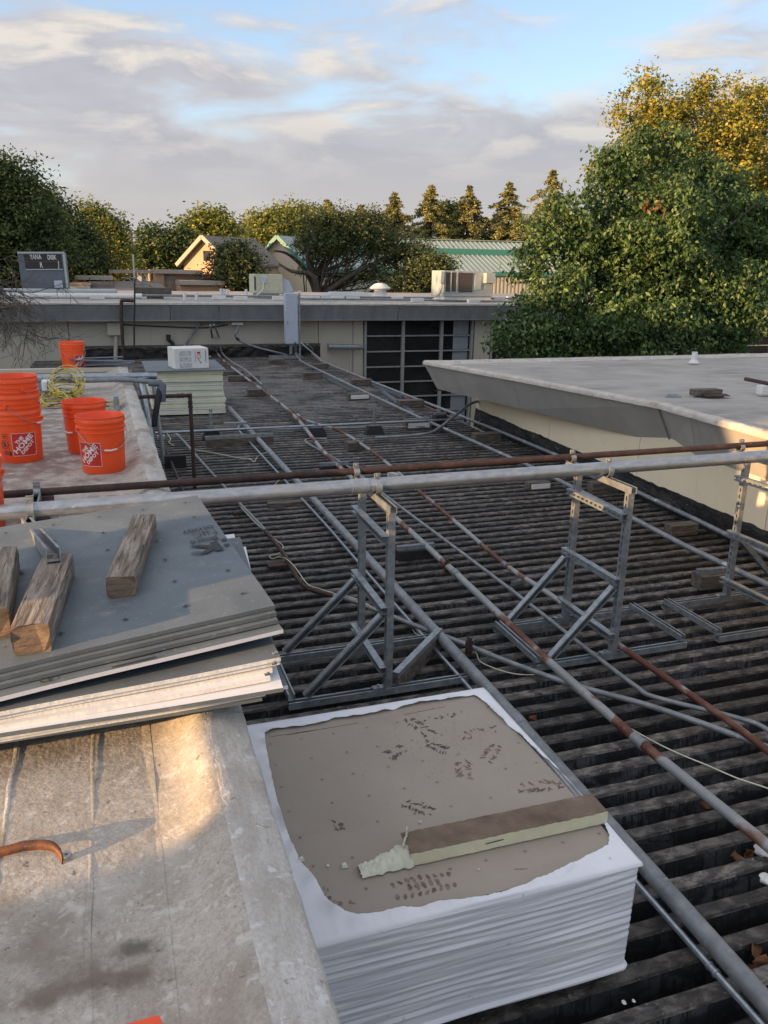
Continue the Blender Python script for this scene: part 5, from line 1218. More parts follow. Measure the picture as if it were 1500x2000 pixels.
wire('pale wire lying in front of the middle rack', [(806, 1230), (816, 1240), (840, 1243)], .004)
wire('long pale wire passing under the rust patched pipe to the right edge', [(912, 1262, .1), (930, 1276), (938, 1292), (968, 1306), (1000, 1315), (1032, 1318), (1064, 1316), (1090, 1324), (1112, 1340), (1160, 1378), (1220, 1416), (1258, 1438), (1300, 1460), (1345, 1480), (1380, 1494), (1440, 1520), (1500, 1540), (1600, 1580)], .004)
# rusty pipe saddle, leaves, cloth
for px_, lab in (((872, 1113), 'rusty clamp hanging on the rust patched pipe'), ((915, 1272), 'rusty saddle clamp on the meandering pipe')):
    t = thing('rusty_clamp', lab, 'clamp', tuple(az(px_[0], px_[1]+8, .03))); obj('clamp', MB().box((0, 0, .05), (.035, .03, .11), rz=.2).tube([(0, -.02, .12), (0, .02, .12)], .012, 8).box((-.02, 0, .01), (.09, .05, .01)), M['rustpipe'], t)
lm = plain('dry_leaf', (.16, .075, .035), rough=.8, var=.3, bump=0)
for i, px_ in enumerate(((1040, 1405), (1378, 1575), (1440, 1675), (1462, 1672), (1478, 1860), (1488, 1880), (1470, 1900), (1465, 1668))):
    p = az(*px_, -.02); mb = MB(); a = random.uniform(0, 6)
    mb.grid(lambda u, v: ((u-.5)*.06, (v-.5)*.04*math.sin(math.pi*u+.1)+.006*math.sin(u*5), .018*math.cos(v*5+u)), 5, 4)
    o = obj('dry_leaf', mb, lm, loc=p, smooth=180); o.rotation_euler = (random.uniform(-.5, .8), random.uniform(-.5, .5), a); tag(o, 'curled brown dry leaf between the deck ribs, %s of eight from the left' % ORD[sorted([1040, 1378, 1440, 1462, 1478, 1488, 1470, 1465]).index(px_[0])], 'leaf', 'dry leaves in the deck ribs')
for px_, lab, s in (((1492, 1662), 'crumpled white rag at the right edge under the brown pipe', .036), ((1500, 1718), 'second white rag scrap lower at the right edge', .03), ((1219, 1958), 'small pale stone in the rib at the bottom beside a smaller one', .008), ((1238, 1955), 'smaller pale stone in the bottom rib', .006)):
    bm = bmesh.new(); bmesh.ops.create_icosphere(bm, subdivisions=3, radius=s)
    for v in bm.verts: v.co *= 1+.5*mn.noise(v.co*30/(s*20)); v.co.z *= .6
    o = obj('rag' if s > .02 else 'pale_stone', MB().bm(bm), M['carton'], loc=az(*px_, .01), smooth=60); tag(o, lab, 'rag' if s > .02 else 'stone')
# unseen blockers added off-frame to cast the evening shadows on roof and wall
t = thing('stair_sun_blocker', 'unseen stair house shaped block added to shade the near roof from the sun', 'stair house', (-7, -5.32, 1.1)); obj('wall', MB().box((0, 0, 1.6), (2.6, 10.3, 3.2)), M['wallgrey'], t); obj('roof', MB().box((0, 0, 3.25), (2.8, 10.4, .12)), M['coating_far'], t)  # invented stair house, ends the sun patch on the near curb
t = thing('building_sun_blocker', 'unseen building shaped block added at the left to keep sun off the cream wall', 'building', (-23, 12.2, GZ0)); obj('wall', MB().box((0, 0, 4.6), (6, 23.8, 9.2)), M['wallgrey'], t); obj('roof', MB().box((0, 0, 9.25), (6.0, 23.8, .1)), M['coating_far'], t)  # invented building, blocks the sun from cream wall, buckets and far facade
t = thing('carton_sun_blocker', 'unseen carton shaped block added to shade a band of the board stack', 'carton', (-2.9, 2.2, 1.12))  # invented carton, casts the shadow band across the top board
obj('box', MB().box((0, 0, .4), (.9, .6, .8), bev=.01), M['carton'], t)

# ================================================================= TREES AND FAR BUILDINGS
def leafmesh(name, C, size, rng, mat, droop=.5, aspect=.5, fold=.15):
    n = len(C)
    d = rng.normal(size=(n, 3)); d[:, 2] = d[:, 2]*.5-droop; d /= np.linalg.norm(d, axis=1)[:, None]
    r = rng.normal(size=(n, 3)); s = np.cross(d, r); s /= np.linalg.norm(s, axis=1)[:, None]; nn = np.cross(d, s)
    L = (size*rng.uniform(.65, 1.25, n))[:, None]; Wd = L*aspect*.5
    V = np.empty((n, 4, 3)); V[:, 0] = C; V[:, 1] = C+d*L*.45+s*Wd+nn*L*fold; V[:, 2] = C+d*L; V[:, 3] = C+d*L*.45-s*Wd+nn*L*fold
    me = bpy.data.meshes.new(name); me.vertices.add(n*4); me.vertices.foreach_set('co', V.reshape(-1).astype(np.float32))
    me.loops.add(n*6)
    base = (np.arange(n)*4)[:, None]; idx = (base+np.array([0, 1, 2, 0, 2, 3])).reshape(-1)
    me.loops.foreach_set('vertex_index', idx.astype(np.int32))
    me.polygons.add(n*2); me.polygons.foreach_set('loop_start', (np.arange(n*2)*3).astype(np.int32))
    me.update(calc_edges=True); me.validate(); me.materials.append(mat); return me
def crown_pts(ells, nclump, per, cr, rng, shell=.45, void=-.10):
    """leaf positions: clumps spread through a union of ellipsoids, denser to the outside"""
    vol = np.array([e[3]*e[4]*e[5] for e in ells]); vol = vol/vol.sum()
    cl = []; fr = 2.3/np.mean([min(e[3], e[5]) for e in ells])
    while len(cl) < nclump:
        e = ells[rng.choice(len(ells), p=vol)]
        d = rng.normal(size=3); d /= np.linalg.norm(d)
        rr_ = rng.uniform(0, 1)**shell
        w = .95+.38*mn.noise(Vector((d[0]*2.3+e[0], d[1]*2.3, d[2]*2.3+e[2])))+(rng.uniform(.02, .22) if rng.uniform() < .14 and rr_ > .8 else 0)
        c_ = (e[0]+d[0]*e[3]*rr_*w, e[1]+d[1]*e[4]*rr_*w, e[2]+d[2]*e[5]*rr_*w)
        if mn.noise(Vector(c_)*fr) < void: continue
        cl.append(c_)
    cl = np.array(cl)
    k = rng.uniform(.6, 1.3, nclump)[:, None, None]
    P_ = cl[:, None, :]+rng.normal(size=(nclump, per, 3))*np.array([1, 1, .62])*cr*k
    return cl, P_.reshape(-1, 3)
def limbs(base, top, cl, rng, r0, nl, mat_r=6, spread=.5):
    mb = MB(); base = Vector(base); top = Vector(top)
    trunk = [base.lerp(top, i/5)+Vector((rng.normal()*.04, rng.normal()*.04, 0))*(top-base).length*.25*(i > 0) for i in range(6)]
    mb.tube(smoothpath(trunk, 2), [r0*(1.15-.75*i/10) for i in range(11)], 9)
    br_ = MB()
    ids = rng.choice(len(cl), min(nl, len(cl)), replace=False)
    for i in ids:
        s = trunk[int(rng.integers(1, 6))]; e = Vector(cl[i]); m_ = s.lerp(e, .5)+Vector((0, 0, -.05*(e-s).length+.1*rng.normal()))
        m_.x += rng.normal()*.06*(e-s).length; m_.y += rng.normal()*.06*(e-s).length
        q = smoothpath([s, m_, e], 4); rb_ = r0*rng.uniform(.16, .34)
        br_.tube(q, [rb_*(1-.85*j/(len(q)-1)) for j in range(len(q))], 6)
    return mb, br_
def tree(name, lab, cat, ells_px, Yd, ground, leaf, leafsize, nclump, per, cr, seed, trunk_px=None, r0=.2, nl=30, droop=.5, mats=None, group=None, depth=1.0, aspect=.5, shell=.45, bark='bark'):
    rng = np.random.default_rng(seed)
    mpp = Yd/FPX*1.02
    ells = []
    for (cx, cy, rx, ry, *dy) in ells_px:
        yy = Yd+(dy[0] if dy else 0); c = ay(cx, cy, yy); ells.append((c.x, c.y, c.z, rx*mpp*yy/Yd, min(rx, ry*1.3)*mpp*depth, ry*mpp*yy/Yd))
    cl, P_ = crown_pts(ells, nclump, per, cr, rng, shell)
    tx = trunk_px or (ells_px[0][0], ells_px[0][1])
    top = ay(tx[0], tx[1], Yd); base = Vector((top.x, Yd, ground))
    t = thing(name, lab, cat, tuple(base), group=group)
    P_ = P_-np.array(base)
    me = leafmesh('crown', P_, leafsize, rng, M[leaf], droop, aspect); obj('crown', me, None, t)
    tr, brn = limbs((0, 0, 0), top-base, cl-np.array(base), rng, r0, nl)
    obj('trunk', tr, M[bark], t, 60); obj('branches', brn, M[bark], t, 60)
    return t, cl, ells
GZ = -3.25
# big maple behind the right-hand roof
bigE = [(1260, 500, 150, 160, 0), (1250, 640, 200, 80, -1.2), (1400, 600, 120, 110, -.8), (1440, 470, 110, 130, .4), (1340, 400, 85, 100, .3), (1290, 310, 55, 62, .5), (1245, 258, 24, 36, .6), (1210, 335, 50, 56, .3), (1155, 372, 42, 46, .2), (1185, 300, 28, 34, .4), (1122, 335, 24, 26, 0), (1108, 405, 42, 44, 0), (1062, 455, 38, 38, 0), (1130, 475, 68, 66, 0), (1042, 515, 40, 38, 0), (1092, 565, 68, 56, -.5), (1032, 605, 44, 38, -.8), (1062, 655, 88, 42, -1), (985, 650, 38, 28, -1), (1150, 668, 120, 38, -1), (1012, 682, 44, 18, -1), (1490, 520, 80, 100, 0), (1495, 430, 45, 66, 0), (1380, 320, 42, 55, .4), (1425, 365, 40, 50, .4), (1330, 270, 22, 30, .6)]
tb, clb, eb_ = tree('maple_tree', 'big dark green leafy tree filling the right behind the cream building', 'tree', bigE, 17.5, GZ, 'leaf_green', .125, 2700, 42, .16, 11, (1240, 560), .22, 90, .95, aspect=.55, shell=.4)
rng = np.random.default_rng(5)
for k, px_ in enumerate(((1288, 397), (1266, 402))):
    c = np.array(ay(px_[0], px_[1], 15.6)); P_ = c+rng.normal(size=(8, 3))*np.array([.05, .05, .09])-np.array(tb.location)
    obj('red_leaves', leafmesh('red_leaves', P_, .10, rng, M['leaf_red'], .9), None, tb)
# golden tree behind it
tree('golden_tree', 'tall golden autumn tree behind the big green one', 'tree', [(1390, 330, 120, 150, 0), (1280, 250, 80, 95, 0), (1265, 170, 42, 36, 0), (1372, 180, 34, 56, 0), (1310, 300, 60, 80, 0), (1450, 240, 90, 90, 1), (1480, 400, 90, 160, 0), (1318, 215, 44, 40, 0), (1215, 225, 30, 40, 0), (1495, 190, 40, 30, 0), (1190, 330, 40, 45, 0), (1420, 160, 20, 20, 0), (1255, 320, 80, 90, 0)], 30, GZ, 'leaf_gold', .14, 1900, 34, .24, 12, (1380, 330), .32, 110, .35, aspect=.65, shell=.6)
tree('golden_tree', 'lower golden crown behind the right edge of the green tree', 'tree', [(1480, 520, 70, 110, 0), (1560, 400, 90, 160, 0)], 31, GZ, 'leaf_gold', .17, 500, 24, .35, 13, (1540, 480), .3, 30, .35)
# trees at left
tree('dense_tree', 'dense dark tree filling the left edge behind the slate cooler', 'tree', [(20, 470, 90, 110, 0), (-20, 380, 60, 70, 0), (25, 350, 40, 40, 0), (80, 465, 66, 64, 0), (50, 405, 38, 40, 0), (-60, 480, 80, 110, 0), (10, 320, 25, 22, 0)], 42, GZ, 'leaf_dark', .19, 1250, 44, .38, 21, (10, 470), .4, 40, .45)
tree('dense_tree', 'dark bushy tree right of the slate cooler', 'tree', [(130, 455, 38, 38, 0), (165, 505, 42, 46, 0), (115, 505, 46, 60, 0), (118, 412, 18, 18, 0), (88, 392, 20, 20, 0)], 47, GZ, 'leaf_dark', .2, 650, 44, .38, 22, (160, 500), .35, 30, .45)
tree('sunny_tree', 'loose sunny green tree with open crown, left of the utility pole', 'tree', [(215, 440, 22, 24, 0), (235, 455, 20, 22, 0), (190, 425, 20, 26, 0), (205, 490, 40, 45, 0), (170, 405, 14, 14, 0), (225, 510, 30, 36, 0)], 52, GZ, 'leaf_lime', .22, 330, 34, .36, 23, (200, 520), .25, 50, .4, shell=.6)
tree('dark_tree', 'dark ragged tree between the utility pole and the gabled house', 'tree', [(310, 490, 36, 38, 0), (345, 500, 40, 32, 0), (290, 455, 18, 16, 0), (350, 450, 22, 16, 0), (285, 510, 26, 24, 0), (325, 465, 20, 14, 0)], 66, GZ, 'leaf_dark', .34, 420, 20, .5, 24, (320, 505), .3, 50, .4, shell=.6)
tree('sunny_tree', 'sunny green tree rising behind the gabled house', 'tree', [(415, 440, 34, 24, 0), (400, 425, 16, 14, 0), (445, 448, 24, 14, 0), (428, 422, 14, 12, 0), (375, 450, 20, 24, 0)], 80, GZ, 'leaf_lime', .42, 330, 20, .6, 25, (410, 470), .3, 40, .4, shell=.6)
tree('sunny_tree', 'broad sunlit green tree left of the oak behind the gymnasium', 'tree', [(520, 455, 44, 36, 0), (560, 435, 45, 28, 0), (600, 430, 40, 26, 0), (500, 480, 30, 30, 0)], 88, GZ, 'leaf_lime', .36, 900, 30, .7, 26, (540, 470), .4, 30, .4)
tree('bronze_tree', 'small bronze leaved tree in front of the gabled house', 'tree', [(440, 512, 26, 24, 0), (412, 545, 22, 22, 0), (448, 540, 30, 26, 0)], 44, GZ, 'leaf_plum', .17, 170, 20, .26, 27, (420, 540), .12, 60, .3, shell=.7)
tree('round_tree', 'dark round tree between the gabled house and the yellowed unit', 'tree', [(465, 520, 34, 38, 0), (480, 545, 26, 26, 0), (452, 495, 22, 18, 0)], 42, GZ, 'leaf_oak', .20, 420, 24, .34, 28, (465, 540), .15, 30, .4)
# the oak in front of the gymnasium
tree('oak_tree', 'wide dark oak with twisting limbs spreading before the gymnasium', 'tree', [(640, 430, 62, 30, 0), (618, 472, 44, 34, 0), (690, 450, 66, 42, 0), (740, 480, 62, 40, 0), (800, 500, 62, 42, 0), (840, 520, 36, 30, 0), (730, 425, 36, 22, 0), (640, 480, 70, 40, 0), (790, 545, 66, 22, 0), (720, 540, 60, 26, 0), (590, 528, 22, 10, 0)], 46, GZ, 'leaf_oak', .16, 1300, 28, .25, 31, (615, 535), .24, 70, .35, shell=.8, depth=.8)
ot = bpy.data.objects['oak_tree']; o0 = Vector(ot.location)
for k, ch_ in enumerate((((620, 600), (612, 560), (590, 520), (560, 495), (535, 490)), ((622, 600), (618, 560), (640, 515), (680, 470), (735, 440)), ((622, 600), (615, 550), (600, 500), (615, 460), (600, 430)), ((622, 600), (640, 570), (700, 530), (770, 500), (820, 500)), ((625, 600), (612, 540), (570, 530), (545, 515)))):
    L_ = [ay(a, b, 46+.6*math.sin(k+i)) for i, (a, b) in enumerate(ch_)]
    q = smoothpath([p-o0 for p in L_], 4); obj('limb', MB().tube(q, [.20*(1-.8*i/(len(q)-1)) for i in range(len(q))], 8), M['bark'], ot, 60)
tree('oak_tree', 'second dark oak crown just left of the big rooftop air conditioner', 'tree', [(835, 535, 44, 36, 0), (790, 560, 40, 26, 0), (865, 515, 24, 20, 0)], 43, GZ, 'leaf_oak', .19, 420, 24, .32, 32, (830, 570), .3, 40, .4)
# redwoods
def redwood(lab, x, ytop, ybase, halfw, Yd, seed):
    rng = np.random.default_rng(seed); top = ay(x, ytop, Yd); H_ = top.z-GZ; mpp = Yd/FPX; Wd = halfw*mpp
    vis = (ybase-ytop)*mpp
    t = thing('redwood_tree', lab, 'tree', (top.x, Yd, GZ)); P_ = []; br_ = MB()
    z = H_
    while z > H_-vis*1.25:
        f = (H_-z)/vis; R_ = Wd*(.10+f*2.3)*(1+.12*rng.normal())
        for k in range(6+int(6*min(1, f))):
            a = rng.uniform(0, 2*math.pi); rr_ = R_*rng.uniform(.7, 1.15); n = int(30+110*min(1, f)); s = rng.uniform(.12, 1, n)**.8
            c = np.stack([np.cos(a)*rr_*s, np.sin(a)*rr_*s, z-.30*rr_*s**1.6+.12*rr_*s], 1)
            P_.append(c+rng.normal(size=(n, 3))*np.array([.13, .13, .07])*(.5+min(1, f)))
        z -= .34*(.7+.5*rng.uniform())*(1+.5*f)
    obj('crown', leafmesh('crown', np.concatenate(P_), .34, rng, M['needle'], .5, .4), None, t)
    obj('trunk', MB().tube([(0, 0, 0), (0, 0, H_*.6), (0, 0, H_)], [.5, .28, .03], 8), M['bark'], t, 60)
redwood('redwood left of the tallest pair, above the gymnasium roof', 771, 378, 470, 32, 92, 41)
redwood('broad redwood directly above the green roof, with a dark tree at its side', 843, 364, 470, 34, 92, 42)
redwood('redwood second from the left of the four spaced conical trees', 917, 364, 470, 33, 92, 43)
redwood('isolated conical redwood nearest the left of the maple', 996, 358, 472, 37, 92, 44)
redwood('redwood half hidden by the left flank of the maple', 1080, 334, 480, 42, 88, 45)
redwood('small redwood tip poking out above the oak crown', 638, 392, 470, 34, 100, 46)
redwood('faint redwood tip right of the oak top', 705, 402, 470, 26, 105, 47)
tree('dark_tree', 'dark rounded tree tucked between two redwoods', 'tree', [(874, 425, 18, 30, 0)], 95, GZ, 'leaf_dark', .4, 160, 20, .6, 48, (874, 450), .3, 10, .4)
tree('shrub', 'low bushy growth on the skyline at the foot of the isolated redwood', 'shrub', [(968, 462, 16, 12, 0), (950, 466, 12, 8, 0)], 95, GZ, 'needle', .4, 120, 20, .5, 49, (965, 470), .2, 5, .4)
# far low mass on the skyline
rng = np.random.default_rng(77); C_ = []
for x in range(-260, 1700, 9):
    for k in range(5):
        h = 1+mn.noise((x*.02, 0, 4)); c = ay(x+rng.uniform(-8, 8), 520-rng.uniform(0, 26)*h, 125+rng.uniform(-6, 6)); C_.append(np.array(c)+rng.normal(size=(40, 3))*np.array([1.2, 1.0, .9]))
for x in range(-260, 1700, 14):
    for k in range(5): c = ay(x, 535+k*8, 124); C_.append(np.array(c)+rng.normal(size=(26, 3))*np.array([1.5, 1.0, .9]))
obj('far_tree_line', leafmesh('far_tree_line', np.concatenate(C_), .9, rng, M['leaf_oak'], .3, .7), None, kind='stuff')
# bare branches hanging in from the left
rng = np.random.default_rng(9)
t = thing('bare_branch', 'bare twiggy branches reaching in from the left edge over the far fascia', 'branch', tuple(ay(-60, 560, 17)))
o0 = Vector(t.location); mb = MB()
def twig(a, d, L, r, lvl):
    P_ = [a]; d = d.normalized()
    n = 5
    for i in range(n):
        d = (d+Vector(rng.normal(size=3))*.16+Vector((0, 0, -.06 if lvl else -.03))).normalized(); P_.append(P_[-1]+d*L/n)
    mb.tube([p-o0 for p in P_], [max(.0035, r*(1-.75*i/n)) for i in range(n+1)], 4, cap=False)
    if lvl < 3:
        for k in range(4 if lvl else 5):
            i = int(rng.integers(1, n+1)); dd = (d+Vector(rng.normal(size=3))*.6); twig(P_[i], dd, L*.58, r*.5, lvl+1)
for (a, b) in (((-60, 540), (150, 640)), ((-40, 600), (120, 700)), ((-60, 500), (60, 590)), ((-60, 540), (90, 560)), ((-60, 560), (70, 650)), ((-50, 600), (110, 640)), ((-60, 570), (120, 600)), ((-60, 520), (20, 540))):
    p, q = ay(*a, 17), ay(*b, 17); twig(p, q-p, (q-p).length*.8, .022, 0)
obj('twigs', mb, M['twig'], t)

# ---- gymnasium with the pale green roof
def pt(px_, Yd): return ay(px_[0], px_[1], Yd)
gA = pt((612, 463), 72); rdir = Vector((.987, -.10, 0)); rdir.z = 0; Lr = 40; rdir.normalize()
back = Vector((-rdir.y, rdir.x, 0))
gy = thing('gymnasium', 'large gymnasium with stepped pale green metal roof and teal trim', 'building', (gA.x, gA.y, GZ)); o0 = Vector(gy.location)
def P3(s, b, z): return gA+rdir*s+back*b+Vector((0, 0, z-gA.z))-o0
zr = gA.z
zmid = ay(900, 490, 70).z; 
# sections across the building: ridge, upper tier eave, clerestory foot, lower eave
sec = [(0, zr), (-2.2, zr-.75), (-2.25, zr-1.25), (-7.0, zr-2.75)]
def roofslab(name, s0, s1, a, b, mat, th=.12):
    mb = MB(); mb.hexa([P3(s0, a[0], a[1]-th), P3(s1, a[0], a[1]-th), P3(s1, b[0], b[1]-th), P3(s0, b[0], b[1]-th), P3(s0, a[0], a[1]), P3(s1, a[0], a[1]), P3(s1, b[0], b[1]), P3(s0, b[0], b[1])]); return obj(name, mb, mat, gy)
roofslab('upper_roof', -.2, Lr, sec[0], sec[1], M['gymroof']); roofslab('upper_roof', -.2, Lr, (0, zr), (2.2, zr-.75), M['gymroof'])
roofslab('lower_roof', -.2, Lr, sec[2], sec[3], M['gymroof']); roofslab('lower_roof', -.2, Lr, (2.25, zr-1.25), (7, zr-2.75), M['gymroof'])
mb = MB()
for i in range(int(Lr/.45)):
    s = i*.45
    mb.bar(P3(s, 0, zr+.03), P3(s, -2.2, zr-.72), .04, .05); mb.bar(P3(s, -2.25, zr-1.22), P3(s, -7, zr-2.72), .04, .05)
obj('standing_seams', mb, M['gymroof'], gy, kind='stuff')
mb = MB(); mb.bar(P3(-.3, -2.24, zr-1.0), P3(Lr, -2.24, zr-1.0), .1, .5); obj('clerestory_trim', mb, M['teal'], gy)
mb = MB(); mb.bar(P3(-.3, -7.05, zr-2.85), P3(Lr, -7.05, zr-2.85), .15, .34); obj('gutter', mb, M['teal'], gy)
mb = MB(); mb.bar(P3(-.3, 0, zr+.06), P3(Lr, 0, zr+.06), .5, .06); obj('ridge_cap', mb, M['gymroof'], gy)
for sg in (-1, 1):
    mb = MB(); mb.bar(P3(-.25, 0, zr-.02), P3(-.25, sg*2.3, zr-.82), .22, .36); mb.bar(P3(-.25, sg*2.25, zr-1.22), P3(-.25, sg*7.1, zr-2.8), .22, .36); obj('rake_trim', mb, M['teal'], gy)
gz = GZ
mb = MB(); poly = [(-6.8, gz), (6.8, gz), (6.8, zr-2.8), (2.2, zr-1.4), (2.2, zr-.85), (0, zr-.1), (-2.2, zr-.85), (-2.2, zr-1.4), (-6.8, zr-2.8)]
mb.add([P3(0, b, z) for b, z in poly], [tuple(range(9))]); obj('gable_wall', mb, M['siding'], gy); obj('gable_wall', MB().add([P3(Lr, b, z) for b, z in poly], [tuple(range(9))[::-1]]), M['siding'], gy)
mb = MB(); mb.bar(P3(0, -6.8, (gz+zr-2.8)/2), P3(Lr, -6.8, (gz+zr-2.8)/2), .1, zr-2.8-gz); obj('side_wall', mb, M['siding'], gy)
mb = MB()
for i in range(int(Lr/.34)): mb.box(P3(.2+i*.34, -6.88, (gz+zr-3)/2), (.15, .09, zr-3.1-gz), rz=math.atan2(rdir.y, rdir.x))
obj('siding_ribs', mb, M['siding'], gy, kind='stuff')
# ---- gabled house
def gable_building(name, lab, apx, Yd, hd, half, drop, L, wall, roofm, rake, win=None, cat='house', rw=.28):
    hA = pt(apx, Yd); hd = Vector((*hd, 0)).normalized(); hb = Vector((-hd.y, hd.x, 0))
    hs = thing(name, lab, cat, (hA.x, hA.y, GZ)); o0 = Vector(hs.location)
    def H3(s, b, z): return hA+hd*s+hb*b+Vector((0, 0, z-hA.z))-o0
    for sg in (-1, 1):
        e = half+.3; dz = drop*e/half
        mb = MB(); mb.hexa([H3(-.4, 0, hA.z-.12), H3(L, 0, hA.z-.12), H3(L, sg*e, hA.z-dz-.12), H3(-.4, sg*e, hA.z-dz-.12), H3(-.4, 0, hA.z), H3(L, 0, hA.z), H3(L, sg*e, hA.z-dz), H3(-.4, sg*e, hA.z-dz)]); obj('roof', mb, M[roofm], hs)
        obj('bargeboard', MB().bar(H3(-.45, 0, hA.z-.08), H3(-.45, sg*(e+.05), hA.z-dz-.1), .1, rw), M[rake], hs)
    poly = [(-half, GZ), (half, GZ), (half, hA.z-drop), (0, hA.z-.15), (-half, hA.z-drop)]
    for q in (0, L-.2): obj('gable_wall', MB().add([H3(q, b, z) for b, z in poly], [tuple(range(5))]), M[wall], hs)
    for sg in (-1, 1): obj('side_wall', MB().bar(H3(.02, sg*half, (GZ+hA.z-drop)/2), H3(L-.22, sg*half, (GZ+hA.z-drop)/2), .1, hA.z-drop-GZ), M[wall], hs)
    if win: obj('window', MB().bar(H3(-.03, -.3, hA.z-1.4), H3(-.03, .3, hA.z-1.4), .04, .7), M['glass'], hs)
gable_building('gabled_house', 'brown house with glowing sunlit gable and grey shingle roof', (402, 460), 62, (.76, .65), 2.3, 1.75, 5.6, 'peach', 'shingle', 'peachlt', True)
gable_building('cream_hall', 'cream gabled hall with teal trimmed roof behind the left limbs of the oak', (547, 460), 66, (.72, .69), 3.6, 3.0, 9, 'hallwall', 'gymroof', 'teal', None, 'building', .3)
# ---- peach blocks with flat roofs
def blk_(name, lab, pxs, Yd, dep, parts, cat='building'):
    t = thing(name, lab, cat, tuple(ay(pxs[0], 560, Yd))); t.location.z = GZ; o0 = Vector(t.location)
    for nm, x0_, x1_, yt, yb_, y_off, d, mt in parts:
        a, b = ay(x0_, yb_, Yd), ay(x1_, yt, Yd); z0_ = min(a.z, b.z) if yb_ < 590 else GZ; z1_ = max(a.z, b.z)
        obj(nm, MB().box(((a.x+b.x)/2-o0.x, y_off+d/2, (z0_+z1_)/2-o0.z), (b.x-a.x, d, z1_-z0_)), M[mt], t)
blk_('peach_block', 'peach low block with flat overhanging roof and two garage style bays', (303, 430), 45, 6, [('wall', 305, 320, 532, 600, 0, 6, 'peach'), ('wall', 320, 430, 536, 600, .35, 5, 'peach'), ('roof', 302, 395, 528, 534, -.2, 7, 'peachlt'), ('panel', 322, 333, 539, 556, .3, .04, 'peachlt'), ('panel', 335, 347, 539, 556, .3, .04, 'peachlt'), ('lower_panel', 322, 333, 558, 572, .3, .04, 'peach'), ('lower_panel', 335, 347, 558, 572, .3, .04, 'peach'), ('mullion', 333, 335, 536, 600, .26, .05, 'peachlt')])
blk_('peach_annex', 'small peach annex with pale flat roof in front of the bronze tree', (352, 435), 42, 5, [('wall', 354, 434, 556, 600, 0, 4, 'peach'), ('roof', 351, 437, 549, 556, -.3, 5, 'peachlt')])
blk_('covered_walkway', 'thin flat walkway roof on slim posts left of the peach block', (213, 305), 46, 2, [('roof', 213, 305, 528, 533, 0, 2.5, 'peachlt'), ('post', 216, 218, 533, 600, .2, .12, 'peachlt'), ('post', 266, 268, 533, 600, .2, .12, 'peachlt'), ('post', 281, 282, 533, 600, .2, .12, 'peachlt')], 'walkway')
blk_('white_shed', 'low white sided shed with brick red trim beside the slate cooler', (140, 222), 40, 5, [('wall', 138, 176, 556, 600, 0, 5, 'siding'), ('trim', 137, 178, 553, 556, -.05, 5, 'peach'), ('roof_sheet', 142, 222, 541, 548, 3, 5, 'siding'), ('wall', 176, 222, 552, 600, .6, 5, 'shingle')], 'shed')
t = thing('shingle_roof', 'low grey shingle roof between the white shed and the peach block', 'roof', tuple(ay(240, 572, 38)))
l0 = Vector(t.location); obj('slope', MB().hexa([ay(176, 574, 38)-l0, ay(330, 574, 38)-l0, ay(312, 553, 46)-l0, ay(176, 552, 46)-l0]+[q+Vector((0, 0, .1)) for q in (ay(176, 574, 38)-l0, ay(330, 574, 38)-l0, ay(312, 553, 46)-l0, ay(176, 552, 46)-l0)]), M['shingle'], t)
t = thing('far_cottage', 'small grey cottage far behind the walkway', 'house', tuple(ay(290, 540, 90))); t.location.z = GZ; l0 = Vector(t.location)
a, b = ay(268, 520, 90), ay(306, 548, 90)
obj('wall', MB().box(((a.x+b.x)/2-l0.x, 2, (a.z+GZ)/2-.3-l0.z), (b.x-a.x, 4, a.z-GZ-.6)), M['frame'], t)
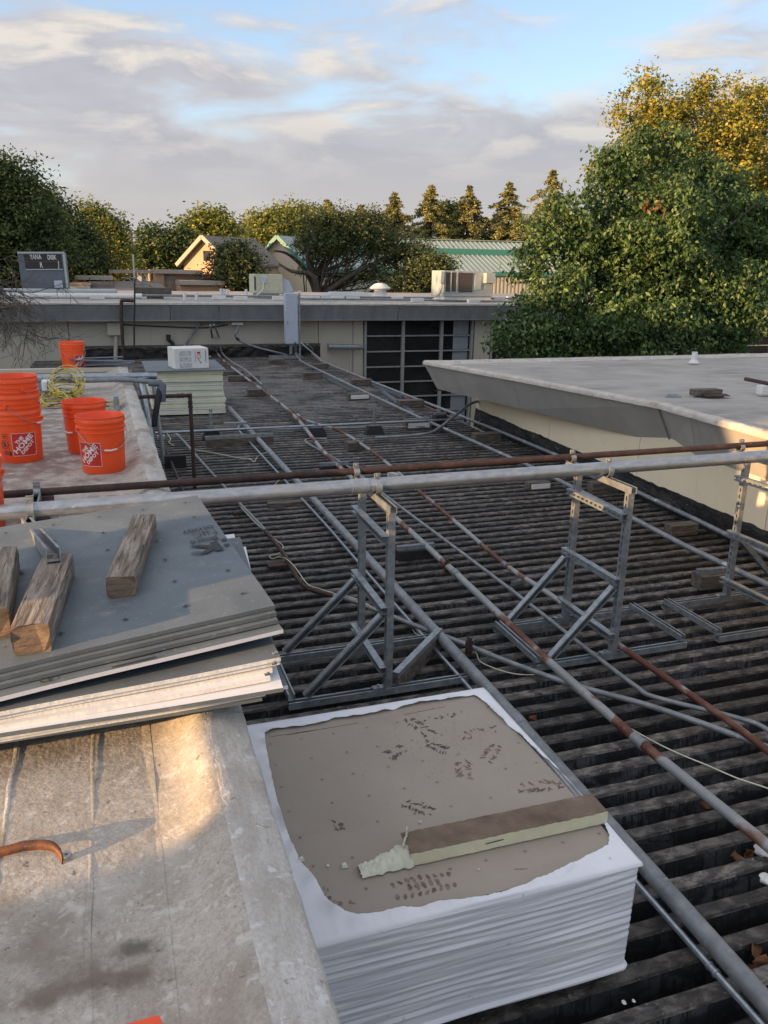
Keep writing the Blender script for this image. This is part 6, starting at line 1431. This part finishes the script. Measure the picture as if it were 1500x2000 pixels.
obj('roof', MB().hexa([Vector(q) for q in ((a.x-l0.x-.4, -.4, a.z-l0.z-.6), (b.x-l0.x+.4, -.4, a.z-l0.z-.6), (b.x-l0.x+.4, 4.4, a.z-l0.z-.6), (a.x-l0.x-.4, 4.4, a.z-l0.z-.6), (a.x-l0.x+.8, 1.6, a.z-l0.z+.7), (b.x-l0.x-.8, 1.6, a.z-l0.z+.7), (b.x-l0.x-.8, 2.4, a.z-l0.z+.7), (a.x-l0.x+.8, 2.4, a.z-l0.z+.7))]), M['shingle'], t)
for px_ in ((275, 540), (296, 540)):
    c = ay(*px_, 89.9)-l0; obj('window', MB().box((c.x, -.02, c.z-.2), (.6, .06, .7)), M['whitepaint'], t)
t = thing('utility_pole', 'thin utility pole with crossarm on the skyline at left', 'utility pole', tuple(ay(264, 560, 75))); t.location.z = GZ
hh = ay(264, 452, 75).z-GZ; obj('pole', MB().tube([(0, 0, 0), (0, 0, hh)], [.13, .08], 8), M['woodx'], t, 60); obj('crossarm', MB().box((0, 0, hh-.5), (1.4, .12, .12)), M['woodx'], t)
t = thing('light_pole', 'pale thin pole standing before the walkway', 'pole', tuple(ay(265, 575, 44))); t.location.z = GZ
hh = ay(265, 497, 44).z-GZ; obj('pole', MB().tube([(0, 0, 0), (0, 0, hh)], .035, 8), M['whitepaint'], t, 60)
def sun_blocker_tree(lab, E, leaf, size, ncl, cr, seed):
    rng = np.random.default_rng(seed); cl, P_ = crown_pts(E, ncl, 22, cr, rng, .5); base = Vector((E[0][0], E[0][1], GZ))
    t = thing('dense_tree', lab, 'tree', tuple(base)); obj('crown', leafmesh('crown', P_-np.array(base), size, rng, M[leaf]), None, t)
    tr, brn = limbs((0, 0, 0), Vector((0, 0, E[0][2]-GZ)), cl-np.array(base), rng, .3, 12); obj('trunk', tr, M['bark'], t, 60)
sun_blocker_tree('unseen bushy tree added at the left to shade the far building front', [(-20, 16.5, 3.2, 4, 3.2, 3.4), (-21, 20, 3.4, 4, 3.0, 3.2)], 'leaf_dark', .5, 420, .6, 71)  # unseen tree put in to keep direct sun off the far facade
# trees standing out of the picture at the left and behind, part of the same row
tree('dense_tree', 'dense dark tree beyond the left edge of the picture', 'tree', [(-330, 420, 120, 140, 0)], 40, GZ, 'leaf_dark', .3, 300, 24, .6, 61, (-330, 470), .4, 10, .4)
